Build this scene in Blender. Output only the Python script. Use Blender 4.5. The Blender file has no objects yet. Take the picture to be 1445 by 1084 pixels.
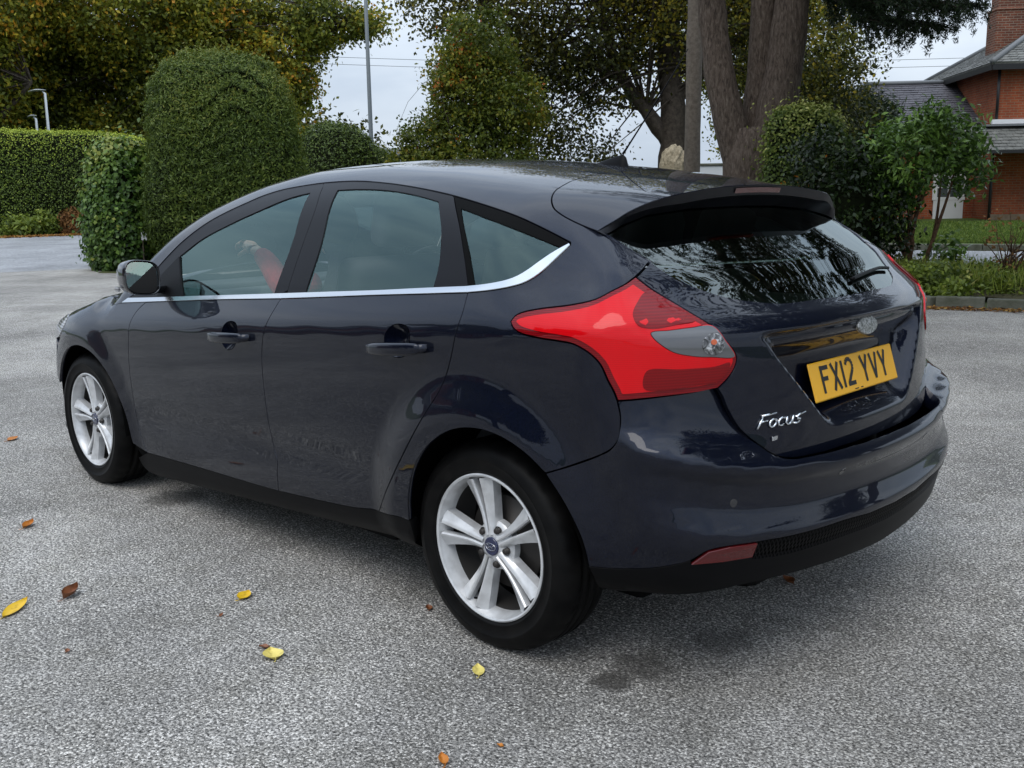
import bpy, bmesh, math, random
import numpy as np
from mathutils import Vector, Matrix
from mathutils.geometry import delaunay_2d_cdt

# ------------------------------------------------------------------ camera, sky, sun, exposure
SC = bpy.context.scene
COL = SC.collection
cam_d = bpy.data.cameras.new('camera'); cam = bpy.data.objects.new('camera', cam_d); COL.objects.link(cam)
SC.camera = cam
CAM = (-2.03198, 2.81638, 1.31407, -0.79462, -0.18404, -0.01556, 1437.45353)
cam_d.sensor_fit = 'HORIZONTAL'; cam_d.sensor_width = 36.0; cam_d.lens = 36.0*CAM[6]/1445.0
cam_d.clip_end = 2000; cam_d.clip_start = .05
_cy, _sy, _cp, _sp = math.cos(CAM[3]), math.sin(CAM[3]), math.cos(CAM[4]), math.sin(CAM[4])
_f = Vector((_cy*_cp, _sy*_cp, _sp)); _r = Vector((_sy, -_cy, 0)); _u = _r.cross(_f)
_cr, _sr = math.cos(CAM[5]), math.sin(CAM[5])
_r, _u = _cr*_r+_sr*_u, -_sr*_r+_cr*_u
cam.matrix_world = Matrix(((_r.x, _u.x, -_f.x, CAM[0]), (_r.y, _u.y, -_f.y, CAM[1]), (_r.z, _u.z, -_f.z, CAM[2]), (0, 0, 0, 1)))

W = bpy.data.worlds.new('World'); SC.world = W; W.use_nodes = True
nt = W.node_tree; nt.nodes.clear()
sky = nt.nodes.new('ShaderNodeTexSky'); sky.sky_type = 'NISHITA'; sky.sun_disc = False
SUN_EL, SUN_AZ = math.radians(58), math.radians(104)      # azimuth measured in the xy plane from +x
sky.sun_elevation = SUN_EL; sky.sun_rotation = math.pi/2-SUN_AZ
sky.air_density = 1.0; sky.dust_density = 3.0; sky.ozone_density = 1.0
tc = nt.nodes.new('ShaderNodeTexCoord')
mp = nt.nodes.new('ShaderNodeMapping'); mp.inputs['Scale'].default_value = (1.0, 1.0, 3.0)
nz = nt.nodes.new('ShaderNodeTexNoise'); nz.inputs['Scale'].default_value = 2.2; nz.inputs['Detail'].default_value = 6; nz.inputs['Roughness'].default_value = .55
rp = nt.nodes.new('ShaderNodeValToRGB')                   # an unbroken, softly mottled cloud sheet
rp.color_ramp.elements[0].position = .36; rp.color_ramp.elements[0].color = (4.6, 5.6, 7.1, 1)
rp.color_ramp.elements[1].position = .66; rp.color_ramp.elements[1].color = (7.8, 8.7, 9.8, 1)
mx = nt.nodes.new('ShaderNodeMix'); mx.data_type = 'RGBA'; mx.inputs[0].default_value = .88
bg = nt.nodes.new('ShaderNodeBackground'); bg.inputs['Strength'].default_value = .10
ow = nt.nodes.new('ShaderNodeOutputWorld')
L = nt.links.new
L(tc.outputs['Generated'], mp.inputs['Vector']); L(mp.outputs['Vector'], nz.inputs['Vector']); L(nz.outputs['Fac'], rp.inputs['Fac'])
sep_ = nt.nodes.new('ShaderNodeSeparateXYZ'); L(tc.outputs['Generated'], sep_.inputs[0])
gr_ = nt.nodes.new('ShaderNodeMapRange'); gr_.inputs[1].default_value = 0; gr_.inputs[2].default_value = 1; gr_.inputs[3].default_value = .86; gr_.inputs[4].default_value = 2.1; L(sep_.outputs['Z'], gr_.inputs[0])   # an overcast sky is brightest overhead
vm_ = nt.nodes.new('ShaderNodeVectorMath'); vm_.operation = 'SCALE'; L(rp.outputs['Color'], vm_.inputs[0]); L(gr_.outputs[0], vm_.inputs['Scale'])
L(sky.outputs['Color'], mx.inputs['A']); L(vm_.outputs[0], mx.inputs['B']); L(mx.outputs['Result'], bg.inputs['Color'])
L(bg.outputs['Background'], ow.inputs['Surface'])

sd = bpy.data.lights.new('sun', 'SUN'); sd.energy = 1.3; sd.angle = math.radians(40); sd.color = (1, .96, .9)
sun = bpy.data.objects.new('sun', sd); COL.objects.link(sun)
sun.rotation_euler = Vector((math.cos(SUN_AZ)*math.cos(SUN_EL), math.sin(SUN_AZ)*math.cos(SUN_EL), math.sin(SUN_EL))).to_track_quat('Z', 'Y').to_euler()

SC.view_settings.view_transform = 'Standard'; SC.view_settings.look = 'None'
SC.view_settings.exposure = 0.16; SC.view_settings.gamma = 1.0
SC.cycles.max_bounces = 10; SC.cycles.transparent_max_bounces = 24; SC.cycles.glossy_bounces = 5
SC.cycles.caustics_reflective = False; SC.cycles.caustics_refractive = False
SC.cycles.use_denoising = True
R = math.radians
rnd = random.Random(7)

# ------------------------------------------------------------------ helpers
def tag(o, label=None, cat=None, group=None, kind=None):
    if label: o['label'] = label
    if cat: o['category'] = cat
    if group: o['group'] = group
    if kind: o['kind'] = kind
    return o
def empty(name, loc=(0, 0, 0), parent=None):
    o = bpy.data.objects.new(name, None); COL.objects.link(o); o.location = loc; o.parent = parent
    o.empty_display_size = .1
    return o
def link(name, me, mat=None, parent=None, loc=None):
    o = bpy.data.objects.new(name, me); COL.objects.link(o); o.parent = parent
    if mat is not None:
        me.materials.clear()
        for m in (mat if isinstance(mat, (list, tuple)) else [mat]): me.materials.append(m)
    if loc is not None: o.location = loc
    return o
def mesh_np(name, V, Fs, mat=None, parent=None, smooth=True, normals=None, loc=None, midx=None, uv=None):
    me = bpy.data.meshes.new(name)
    V = np.asarray(V, float)
    me.from_pydata([tuple(v) for v in V], [], [tuple(int(i) for i in f) for f in Fs])
    if smooth: me.polygons.foreach_set('use_smooth', np.ones(len(me.polygons), bool))
    if midx is not None: me.polygons.foreach_set('material_index', np.asarray(midx, np.int32))
    me.update()
    if normals is not None:
        me.normals_split_custom_set_from_vertices([tuple(n) for n in normals])
    return link(name, me, mat, parent, loc)
def quads_np(name, V, mat, parent=None, per=4, attr=None, loc=None, smooth=False, verts_per=None, tmpl=None):
    """V: (n, k, 3) array, n separate leaf faces of k corners each; or with tmpl a list of faces per leaf"""
    n, k = V.shape[:2]
    me = bpy.data.meshes.new(name)
    F1 = tmpl or [tuple(range(k))]
    me.vertices.add(n*k); me.vertices.foreach_set('co', np.ascontiguousarray(V, dtype=np.float32).ravel())
    loops = np.concatenate([np.arange(n)[:, None]*k+np.array(f)[None, :] for f in F1], 1).ravel()
    ls = [len(f) for f in F1]
    me.loops.add(len(loops)); me.loops.foreach_set('vertex_index', loops.astype(np.int32))
    npoly = n*len(F1); me.polygons.add(npoly)
    tot = np.tile(ls, n); start = np.concatenate([[0], np.cumsum(tot)[:-1]])
    me.polygons.foreach_set('loop_start', start.astype(np.int32))
    if attr is not None:
        a = me.attributes.new('tone', 'FLOAT', 'FACE'); a.data.foreach_set('value', np.repeat(attr, len(F1)).astype(np.float32))
    if smooth: me.polygons.foreach_set('use_smooth', np.ones(npoly, bool))
    me.update(calc_edges=True); me.validate()
    return link(name, me, mat, parent, loc)
def bm_obj(name, bm, mat, parent=None, smooth=False, loc=None):
    me = bpy.data.meshes.new(name); bm.normal_update(); bm.to_mesh(me); bm.free()
    if smooth: me.polygons.foreach_set('use_smooth', np.ones(len(me.polygons), bool))
    return link(name, me, mat, parent, loc)
def rbox(size, center=(0, 0, 0), bev=.01, seg=2, rot=None, bm=None):
    own = bm is None
    if own: bm = bmesh.new()
    M = Matrix.Translation(center) @ (rot.to_4x4() if rot is not None else Matrix.Identity(4)) @ Matrix.Diagonal((*size, 1))
    r = bmesh.ops.create_cube(bm, size=1, matrix=M)
    if bev > 0:
        es = list({e for v in r['verts'] for e in v.link_edges})
        bmesh.ops.bevel(bm, geom=es, offset=bev, segments=seg, profile=.6, affect='EDGES')
    return bm
def lathe(prof, n=48, axis='Y', closed=False):
    """prof: list of (r, d); turned round the +axis, d along the axis"""
    V = []; Fs = []
    m = len(prof)
    for i in range(n):
        a = 2*math.pi*i/n; c, s = math.cos(a), math.sin(a)
        for r, d in prof:
            V.append((r*c, d, r*s) if axis == 'Y' else (r*c, r*s, d))
    for i in range(n):
        j = (i+1) % n
        for k in range(m if closed else m-1):
            l = (k+1) % m
            Fs.append((i*m+k, i*m+l, j*m+l, j*m+k) if axis == 'Y' else (i*m+k, j*m+k, j*m+l, i*m+l))
    return V, Fs
def tube(path, rad, n=8, caps=True, squash=None):
    path = [Vector(p) for p in path]
    rad = rad if isinstance(rad, (list, tuple)) else [rad]*len(path)
    V = []; Fs = []
    up = None
    for i, p in enumerate(path):
        t = (path[min(i+1, len(path)-1)]-path[max(i-1, 0)]).normalized()
        if up is None:
            up = Vector((0, 0, 1)) if abs(t.z) < .9 else Vector((1, 0, 0))
        a = t.cross(up)
        if a.length < 1e-6: a = t.orthogonal()
        a.normalize(); b = a.cross(t).normalized(); up = b
        for k in range(n):
            q = 2*math.pi*k/n
            V.append(p+a*math.cos(q)*rad[i]+b*math.sin(q)*rad[i]*(squash or 1))
    for i in range(len(path)-1):
        for k in range(n):
            l = (k+1) % n
            Fs.append((i*n+k, i*n+l, (i+1)*n+l, (i+1)*n+k))
    if caps:
        Fs.append(tuple(range(n-1, -1, -1))); Fs.append(tuple(range((len(path)-1)*n, len(path)*n)))
    return V, Fs
def copy_tree(o, parent=None):
    c = o.copy(); COL.objects.link(c); c.parent = parent
    for ch in list(o.children): copy_tree(ch, c)
    return c
def catmull(P, step=.012, closed=False):
    P = np.asarray(P, float)
    if len(P) < 3:
        n = max(2, int(np.linalg.norm(P[1]-P[0])/step)+1); t = np.linspace(0, 1, n)[:, None]
        return P[0]*(1-t)+P[1]*t
    Q = np.vstack([P[-1], P, P[0], P[1]]) if closed else np.vstack([2*P[0]-P[1], P, 2*P[-1]-P[-2]])
    out = []
    for i in range(1, len(Q)-2):
        p0, p1, p2, p3 = Q[i-1:i+3]
        l1 = np.linalg.norm(p2-p1); n = max(1, int(np.ceil(l1/step)))
        d0 = max(np.linalg.norm(p1-p0)**.5, 1e-4); d1 = max(l1**.5, 1e-4); d2 = max(np.linalg.norm(p3-p2)**.5, 1e-4)
        m1 = d1*((p1-p0)/d0-(p2-p0)/(d0+d1)+(p2-p1)/d1); m2 = d1*((p2-p1)/d1-(p3-p1)/(d1+d2)+(p3-p2)/d2)
        for t in np.arange(n)/n:
            out.append((1+2*t)*(1-t)**2*p1+t*(1-t)**2*m1+t*t*(3-2*t)*p2+t*t*(t-1)*m2)
    if not closed: out.append(P[-1])
    return np.array(out)

# ------------------------------------------------------------------ materials
MATS = {}
def new_mat(name):
    m = bpy.data.materials.new(name); m.use_nodes = True
    return m, m.node_tree, m.node_tree.nodes['Principled BSDF']
def simple(name, col, rough=.5, metal=0, coat=0, spec=.5, **kw):
    if name in MATS: return MATS[name]
    m, t, b = new_mat(name)
    b.inputs['Base Color'].default_value = (*col, 1); b.inputs['Roughness'].default_value = rough; b.inputs['Metallic'].default_value = metal
    b.inputs['Coat Weight'].default_value = coat; b.inputs['Coat Roughness'].default_value = .03; b.inputs['Specular IOR Level'].default_value = spec
    for k, v in kw.items(): b.inputs[k.replace('_', ' ')].default_value = v
    MATS[name] = m
    return m
def nd(t, kind, **kw):
    n = t.nodes.new(kind)
    for k, v in kw.items():
        if k.startswith('i_'): n.inputs[k[2:].replace('_', ' ')].default_value = v
        else: setattr(n, k, v)
    return n
def ramp(t, stops):
    n = t.nodes.new('ShaderNodeValToRGB'); e = n.color_ramp.elements
    while len(e) < len(stops): e.new(.5)
    for i, (p, c) in enumerate(stops): e[i].position = p; e[i].color = (*c, 1) if len(c) == 3 else c
    return n
# ------------------------------------------------------------------ car body surface (metres; x forward, y left, z up, rear axle at x=0)
def pchip(xs, ys):
    xs = np.asarray(xs, float); ys = np.asarray(ys, float)
    h = np.diff(xs); d = np.diff(ys)/h
    m = np.zeros_like(ys)
    for i in range(1, len(xs)-1):
        if d[i-1]*d[i] > 0:
            w1 = 2*h[i]+h[i-1]; w2 = h[i]+2*h[i-1]
            m[i] = (w1+w2)/(w1/d[i-1]+w2/d[i])
    m[0] = d[0]; m[-1] = d[-1]
    def f(x):
        x = np.asarray(x, float)
        i = np.clip(np.searchsorted(xs, x)-1, 0, len(xs)-2)
        t = (x-xs[i])/h[i]
        lo = t < 0; hi = t > 1
        tc = np.clip(t, 0, 1)
        a = (1+2*tc)*(1-tc)**2; b = tc*(1-tc)**2; c = tc*tc*(3-2*tc); e = tc*tc*(tc-1)
        r = a*ys[i]+b*h[i]*m[i]+c*ys[i+1]+e*h[i]*m[i+1]
        r = np.where(lo, ys[i]+m[i]*t*h[i], r)
        return np.where(hi, ys[i+1]+m[i+1]*(t-1)*h[i], r)
    return f
def sstep(a, b, x):
    t = np.clip((x-a)/(b-a), 0, 1); return t*t*(3-2*t)
def smax(a, b, k):
    h = np.maximum(k-np.abs(a-b), 0)/k
    return np.maximum(a, b)+h*h*k*0.25

SEC = pchip([-1.0, -.84, -.80, -.74, -.64, -.52, -.36, -.22, -.125, -.095, -.012, 0, .05, .13, .23, .33, .43, .55, .70],
            [.60, .70, .812, .862, .882, .894, .905, .9115, .9125, .9085, .868, .860, .838, .800, .746, .684, .614, .53, .42])
WID = pchip([-1.2, -.85, -.6, -.35, 0, .5, 1.5, 2.2, 2.65, 2.95, 3.2, 3.4, 3.6],
            [.80, .90, .945, .978, .995, .992, .99, .988, .98, .945, .86, .74, .5])
def belt(x): return 1.048-.0765*x
def side_y(x, z):
    zb = belt(x)
    y = SEC(z-zb)
    up = np.maximum(z-zb, 0)
    y = y-up*.16*sstep(.7, -.5, x)
    y = y-np.maximum(z-zb+.10, 0)*.45*sstep(.05, -.45, x)
    w = WID(x)
    y = y*w
    # flared wheel arches
    for ax, am in ((0., .034), (2.648, .022)):
        r = np.sqrt((x-ax)**2+(z-.31)**2)
        y = y+am*sstep(.53, .37, r)
    # light-catching sweep along the bottom of the doors
    y = y-.010*np.exp(-((z-(.47-.03*x))/.075)**2)*sstep(.30, .75, x)*sstep(2.3, 1.9, x)
    return y
ROOFC = pchip([-.7, -.40, -.32, -.05, .21, .6, .95, 1.25, 1.5, 1.8, 2.0, 2.2, 2.38, 2.50, 2.9, 3.2, 3.4, 3.55],
              [1.262, 1.322, 1.336, 1.376, 1.407, 1.439, 1.452, 1.447, 1.426, 1.368, 1.300, 1.185, 1.045, .965, .850, .76, .67, .56])
def roof_z(x, y):
    c = .13+.05*sstep(1.2, 1.8, x)-.11*sstep(2.35, 2.6, x)
    return ROOFC(x)-c*y*y-(.10-.07*sstep(2.3, 2.6, x))*y**4
TAIL = pchip([.30, .55, .62, .72, .82, .90, .955, .985, 1.01, 1.05, 1.15, 1.25, 1.31, 1.45],
             [-.735, -.750, -.752, -.750, -.744, -.738, -.728, -.700, -.655, -.585, -.435, -.285, -.195, .02])
TAILK = pchip([.5, .60, .72, .88, .96, 1.02, 1.05, 1.12, 1.35], [.20, .22, .27, .28, .27, .21, .19, .14, .18])
def recess(y, z):
    ay = np.abs(y)
    ed = .505-.95*np.maximum(.955-z, 0)
    top = .962-.05*ay*ay
    return sstep(ed+.016, ed-.040, ay)*(.30*sstep(top, top-.02, z)+.70*sstep(top-.025, top-.10, z))*sstep(.668, .735, z)
def tail_x(y, z):
    zz = z+.07*y*y*sstep(.95, 1.05, z)*0
    return TAIL(zz)+TAILK(z)*y*y+.10*y**6+.075*recess(y, z)
BUMP = pchip([.14, .20, .26, .32, .375, .405, .43, .455, .50, .545, .575, .592, .606, .625, .66, .80, 1.0],
             [-.64, -.735, -.775, -.795, -.806, -.822, -.826, -.815, -.800, -.803, -.818, -.820, -.812, -.775, -.735, -.70, -.68])
def bump_x(y, z):
    ay = np.abs(y)
    dz = .055*(ay/.86)**3
    zz = z-dz*sstep(.36, .60, z)-.03*(ay/.86)**3
    return BUMP(zz)+.235*y*y+.08*y**6
NOSE = pchip([.12, .25, .40, .55, .70, .80, 1.0], [3.40, 3.49, 3.525, 3.53, 3.48, 3.40, 3.2])
def nose_x(y, z): return NOSE(z)-.34*y*y-.25*y**6
def F_body(P, bumper=False, tail=True):
    x, y, z = P[..., 0], np.abs(P[..., 1]), P[..., 2]
    gs = (y-side_y(x, z))*.93
    gr = (z-roof_z(x, y))*.95
    kr = .05+.07*sstep(1.9, 1.2, x)
    F = smax(gs, gr, kr)
    if not tail: return F
    if bumper:
        gt = bump_x(y, z)-x
        kt = .11
    else:
        gt = (tail_x(y, z)-x)*(1-.42*sstep(.97, 1.03, z))
        kt = .10-.055*sstep(.95, 1.06, z)
    F = smax(F, gt, kt)
    F = smax(F, (x-nose_x(y, z))*.9, .16)
    return F
def F_roof(P): return F_body(P, False, False)
def F_bump(P): return F_body(P, True)
def grad(F, P, e=1e-3):
    g = np.stack([(F(P+np.eye(3)[i]*e)-F(P-np.eye(3)[i]*e)) for i in range(3)], -1)
    return g/np.maximum(np.linalg.norm(g, axis=-1, keepdims=True), 1e-12)
def hit(F, O, D, t0, t1, n=64, level=0.0):
    """first point along O+tD (from t0 on) where F crosses level from outside to inside"""
    O = np.atleast_2d(O); D = np.atleast_2d(D)
    ts = np.linspace(t0, t1, n)
    prev = F(O+t0*D)-level
    a = np.full(len(O), t0, float); b = np.full(len(O), t1, float); done = np.zeros(len(O), bool)
    for i in range(1, n):
        cur = F(O+ts[i]*D)-level
        new = (~done) & (cur <= 0)
        a[new] = ts[i-1]; b[new] = ts[i]; done |= new
        if done.all(): break
    for _ in range(18):
        m = .5*(a+b); c = F(O+m[:, None]*D)-level
        ins = c <= 0
        b = np.where(ins, m, b); a = np.where(ins, a, m)
    return O+(.5*(a+b))[:, None]*D, done
# charts: 2-D unrolled coordinates <-> outward search lines
CX0, CY0, CARC = -.35, .48, .62
class Ring:
    zc = .90
    @staticmethod
    def uv(P): return np.c_[P[:, 0], np.arctan2(P[:, 1], P[:, 2]-.90)*.8]
    @staticmethod
    def line(U):
        a = U[:, 1]/.8
        D = -np.c_[np.zeros(len(U)), np.sin(a), np.cos(a)]
        O = np.c_[U[:, 0], np.zeros(len(U)), np.full(len(U), .90)]-D*1.6
        return O, D, 0, 1.6
class Corner:
    @staticmethod
    def uv(P):
        x, y = P[:, 0], P[:, 1]; sg = np.where(y < 0, -1, 1); y = np.abs(y)
        th = np.arctan2(CX0-x, y-CY0)
        s = np.where(x > CX0, CX0-x, np.where(y < CY0, CARC+CY0-y, CARC*th/(np.pi/2)))
        L = CARC+CY0
        return np.c_[np.where(sg > 0, s, 2*L-s), P[:, 2]]
    @staticmethod
    def line(U):
        L = CARC+CY0
        s = U[:, 0]; neg = s > L; s = np.where(neg, 2*L-s, s)
        th = np.clip(s/CARC, 0, 1)*np.pi/2
        D = -np.c_[-np.sin(th), np.cos(th), np.zeros(len(U))]
        ox = np.where(s < 0, CX0-s, CX0); oy = np.where(s > CARC, CY0-(s-CARC), CY0)
        O = np.c_[ox, oy, U[:, 1]]-D*.9
        O[neg, 1] *= -1; D[neg, 1] *= -1
        return O, D, 0, .9
class Rear:
    @staticmethod
    def uv(P): return P[:, 1:3].copy()
    @staticmethod
    def line(U):
        n = len(U)
        return np.c_[np.full(n, -1.3), U], np.tile([1., 0, 0], (n, 1)), 0, 1.6
PTS = {
'seam': [[.008,.476,1.349],[-.014,.545,1.333],[-.026,.583,1.321],[-.042,.614,1.306],[-.063,.638,1.289],[-.087,.655,1.273],[-.119,.664,1.258],[-.156,.669,1.244],[-.205,.671,1.228],[-.258,.671,1.213]],
'pillar_gap': [[-.248,.66,1.212],[-.294,.659,1.191],[-.336,.649,1.171],[-.367,.636,1.152],[-.398,.623,1.134]],
'lamp_top': [[-.398,.623,1.134],[-.412,.67,1.117],[-.42,.711,1.101]],
'lamp_up': [[-.42,.711,1.101],[-.419,.754,1.085],[-.405,.789,1.07],[-.377,.824,1.049],[-.315,.844,1.033],[-.22,.864,1.018],[-.169,.876,1.006],[-.15,.884,.996],[-.142,.893,.98]],
'lamp_lo': [[-.142,.893,.98],[-.157,.899,.966],[-.183,.901,.955],[-.251,.899,.947],[-.318,.894,.944],[-.363,.892,.94],[-.406,.884,.921],[-.434,.874,.894],[-.452,.865,.854],[-.465,.859,.828],[-.474,.854,.803]],
'lamp_bot': [[-.474,.854,.803],[-.514,.824,.807],[-.549,.784,.811],[-.579,.735,.813],[-.6,.692,.815],[-.624,.637,.821]],
'lamp_in': [[-.624,.637,.821],[-.634,.609,.843],[-.64,.587,.869],[-.641,.579,.896],[-.634,.593,.921],[-.625,.61,.942],[-.599,.631,.978],[-.55,.655,1.012],[-.497,.675,1.044],[-.457,.696,1.071],[-.42,.711,1.101]],
'bump_gap': [[-.474,.854,.803],[-.482,.851,.764],[-.482,.852,.731],[-.479,.854,.706],[-.462,.865,.679],[-.419,.875,.653],[-.345,.892,.619],[-.281,.913,.593]],
'arch_back': [[-.281,.913,.593],[-.219,.921,.636],[-.146,.928,.667],[-.067,.933,.68],[.019,.934,.672],[.104,.932,.641],[.197,.927,.573],[.258,.921,.488],[.289,.912,.399],[.299,.902,.333]],
'arch_low': [[-.281,.913,.593],[-.339,.903,.52],[-.38,.892,.444],[-.393,.884,.398],[-.397,.875,.354]],
'sill_rear': [[.299,.902,.333],[.371,.903,.333],[.485,.873,.316]],
'door_r': [[.062,.855,1.044],[.057,.87,1.022],[.051,.893,.981],[.074,.908,.889],[.104,.908,.812],[.132,.917,.756],[.174,.925,.7],[.277,.926,.566],[.372,.914,.445],[.485,.873,.316]],
'door_m': [[1.014,.852,.97],[1.025,.872,.938],[1.037,.89,.903],[1.05,.901,.87],[1.06,.904,.842],[1.075,.904,.783],[1.081,.902,.722],[1.082,.894,.564],[1.078,.874,.426],[1.063,.874,.386],[1.069,.874,.337],[1.082,.864,.265]],
'door_f': [[2.035,.849,.895],[2.079,.869,.859],[2.1,.891,.816],[2.112,.902,.752],[2.128,.901,.673],[2.14,.893,.511],[2.137,.882,.377],[2.095,.871,.239]],
'sill_f': [[2.095,.871,.239],[1.694,.869,.251],[1.338,.866,.258],[1.082,.864,.265]],
'sill_m': [[1.082,.864,.265],[.874,.864,.278],[.628,.865,.297],[.485,.873,.316]],
'chrome_lo': [[2.035,.849,.895],[1.737,.85,.918],[1.467,.85,.939],[1.014,.852,.97]],
'chrome_lo2': [[1.014,.852,.97],[.747,.852,.991],[.476,.853,1.013],[.246,.854,1.03],[.062,.855,1.044]],
'chrome_lo3': [[.062,.855,1.044],[-.006,.852,1.052],[-.057,.845,1.06],[-.095,.836,1.068],[-.128,.825,1.078],[-.156,.81,1.095],[-.176,.791,1.116],[-.201,.749,1.158],[-.21,.728,1.177]],
'chrome_up': [[2.213,.839,.901],[1.992,.841,.916],[1.749,.842,.934],[1.392,.843,.96],[1.026,.844,.987]],
'chrome_up2': [[1.026,.844,.987],[.757,.845,1.007],[.484,.845,1.027],[.256,.845,1.046],[.076,.845,1.06]],
'chrome_up3': [[.076,.845,1.06],[.004,.842,1.069],[-.047,.835,1.078],[-.078,.827,1.086],[-.104,.817,1.097],[-.127,.802,1.113],[-.147,.784,1.132],[-.176,.755,1.159],[-.205,.726,1.18]],
'frame': [[-.204,.721,1.185],[-.109,.716,1.218],[.006,.708,1.253],[.162,.684,1.285],[.33,.658,1.314],[.507,.636,1.338],[.699,.614,1.358],[.9,.596,1.369],[1.102,.59,1.366],[1.235,.595,1.357],[1.365,.603,1.343],[1.466,.619,1.323],[1.554,.642,1.296],[1.659,.664,1.263],[1.752,.685,1.229],[1.842,.709,1.185],[1.92,.734,1.137],[1.982,.76,1.087],[2.032,.781,1.042],[2.104,.812,.973],[2.169,.832,.923],[2.213,.839,.901]],
'glass_f': [[1.881,.764,1.086],[1.749,.73,1.158],[1.561,.7,1.222],[1.408,.677,1.268],[1.27,.649,1.308],[1.197,.638,1.323],[1.128,.632,1.332],[1.07,.761,1.157],[1.075,.845,.981],[1.496,.843,.95],[1.837,.842,.926]],
'glass_r': [[.959,.633,1.34],[.858,.634,1.341],[.724,.64,1.338],[.63,.648,1.332],[.535,.659,1.322],[.445,.671,1.309],[.374,.682,1.297],[.291,.748,1.222],[.249,.79,1.156],[.229,.82,1.101],[.224,.846,1.047],[.528,.846,1.023],[.879,.845,.996],[.883,.769,1.156]],
'glass_q': [[.25,.7,1.276],[.105,.725,1.245],[-.025,.741,1.216],[-.12,.742,1.19],[-.19,.74,1.17],[-.172,.766,1.148],[-.149,.787,1.127],[-.125,.806,1.108],[-.099,.82,1.093],[-.07,.83,1.082],[-.041,.837,1.076],[.046,.845,1.063],[.13,.788,1.164]],
'bpillar': [[1.08,.606,1.356],[1.014,.694,1.272],[.998,.753,1.178],[.992,.844,.989]],
'cpillar': [[.32,.663,1.31],[.208,.747,1.223],[.136,.799,1.144],[.072,.845,1.06]],
'window': [[-.273,.648,1.206],[-.334,.64,1.173],[-.39,.626,1.14],[-.447,.609,1.102],[-.49,.57,1.073],[-.528,.528,1.051],[-.565,.478,1.034],[-.594,.42,1.024],[-.619,.35,1.015],[-.635,.263,1.013],[-.642,.16,1.014]],
'tail_lo': [[-.624,.637,.821],[-.632,.624,.799],[-.64,.612,.766],[-.654,.584,.717],[-.667,.557,.688],[-.681,.526,.663],[-.698,.477,.629],[-.712,.421,.611],[-.736,.268,.602]],
'bump_top': [[-.609,.614,.816],[-.617,.6,.793],[-.626,.59,.761],[-.645,.569,.713],[-.661,.548,.685],[-.682,.528,.663],[-.719,.513,.639],[-.744,.479,.628],[-.77,.335,.62]],
'bump_lo': [[-.397,.875,.354],[-.485,.84,.36],[-.606,.794,.388],[-.641,.766,.402],[-.676,.741,.429],[-.733,.609,.43],[-.762,.51,.425],[-.786,.404,.423],[-.806,.284,.424]],
'refl': [[-.639,.764,.389],[-.675,.739,.425],[-.704,.688,.431],[-.734,.606,.427],[-.716,.602,.384],[-.685,.689,.387]],
'mesh_lo': [[-.717,.596,.377],[-.748,.481,.368],[-.771,.371,.367],[-.79,.245,.367]],
'low_edge': [[-.397,.875,.354],[-.253,.688,.19]],
'arch_f': [[2.194,.884,.267],[2.213,.897,.389],[2.257,.907,.487],[2.324,.914,.57],[2.417,.919,.631],[2.516,.919,.661],[2.611,.917,.666],[2.726,.911,.633]],
'handle_r': [[.436,.905,.878],[.188,.907,.9],[.312,.906,.893],[.315,.906,.844]],
'handle_f': [[1.397,.903,.824],[1.158,.904,.838],[1.285,.898,.861],[1.287,.903,.775]],
'scoop_r': [[.379,.906,.9],[.352,.901,.93],[.31,.9,.939],[.275,.903,.932],[.262,.906,.908],[.27,.906,.876],[.291,.906,.848],[.339,.906,.841],[.375,.906,.859]],
'scoop_f': [[1.341,.903,.834],[1.322,.897,.863],[1.285,.894,.874],[1.246,.898,.867],[1.231,.903,.842],[1.244,.904,.805],[1.267,.904,.78],[1.317,.903,.772],[1.344,.904,.796]],
'badge': [[-.706,-.029,.92]],
'focus': [[-.672,.532,.715],[-.711,.376,.732]],
'tc': [[-.695,.466,.676]],
'spoil': [[-.258,.671,1.213],[-.27,.647,1.228],[-.283,.62,1.243],[-.292,.59,1.259],[-.303,.56,1.272],[-.314,.527,1.284],[-.326,.493,1.294],[-.336,.452,1.302],[-.34,.391,1.31]],
'fuel': [[-.528,.826,.672]],
'sens': [[-.692,.658,.537],[-.79,.272,.558],[-.812,-.153,.573]],
'lamp_clear': [[-.526,.791,.97],[-.551,.745,.974],[-.576,.689,.977],[-.6,.633,.977],[-.624,.611,.942],[-.638,.586,.899],[-.613,.648,.902],[-.587,.703,.909],[-.559,.755,.926]],
'lamp_low': [[-.526,.806,.878],[-.575,.731,.878],[-.617,.643,.878],[-.634,.601,.884],[-.633,.608,.864],[-.623,.637,.84],[-.6,.689,.834],[-.548,.783,.828],[-.523,.813,.835]],
'lamp_round': [[-.482,.805,1.01],[-.466,.767,1.04],[-.459,.722,1.061],[-.492,.695,1.042],[-.572,.662,.994],[-.555,.721,.986],[-.526,.784,.98],[-.502,.81,.989]],
'lamp_div': [[-.182,.893,.978],[-.313,.888,.979],[-.436,.868,.976],[-.527,.791,.968]],
'plinth': [[2.213,.839,.901],[2.26,.848,.878],[2.394,.836,.862],[2.451,.787,.881]],
'mirror_base': [[1.948,.841,.918],[1.728,.843,.931],[1.882,.765,1.085],[1.977,.8,1.008]],
}
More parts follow.
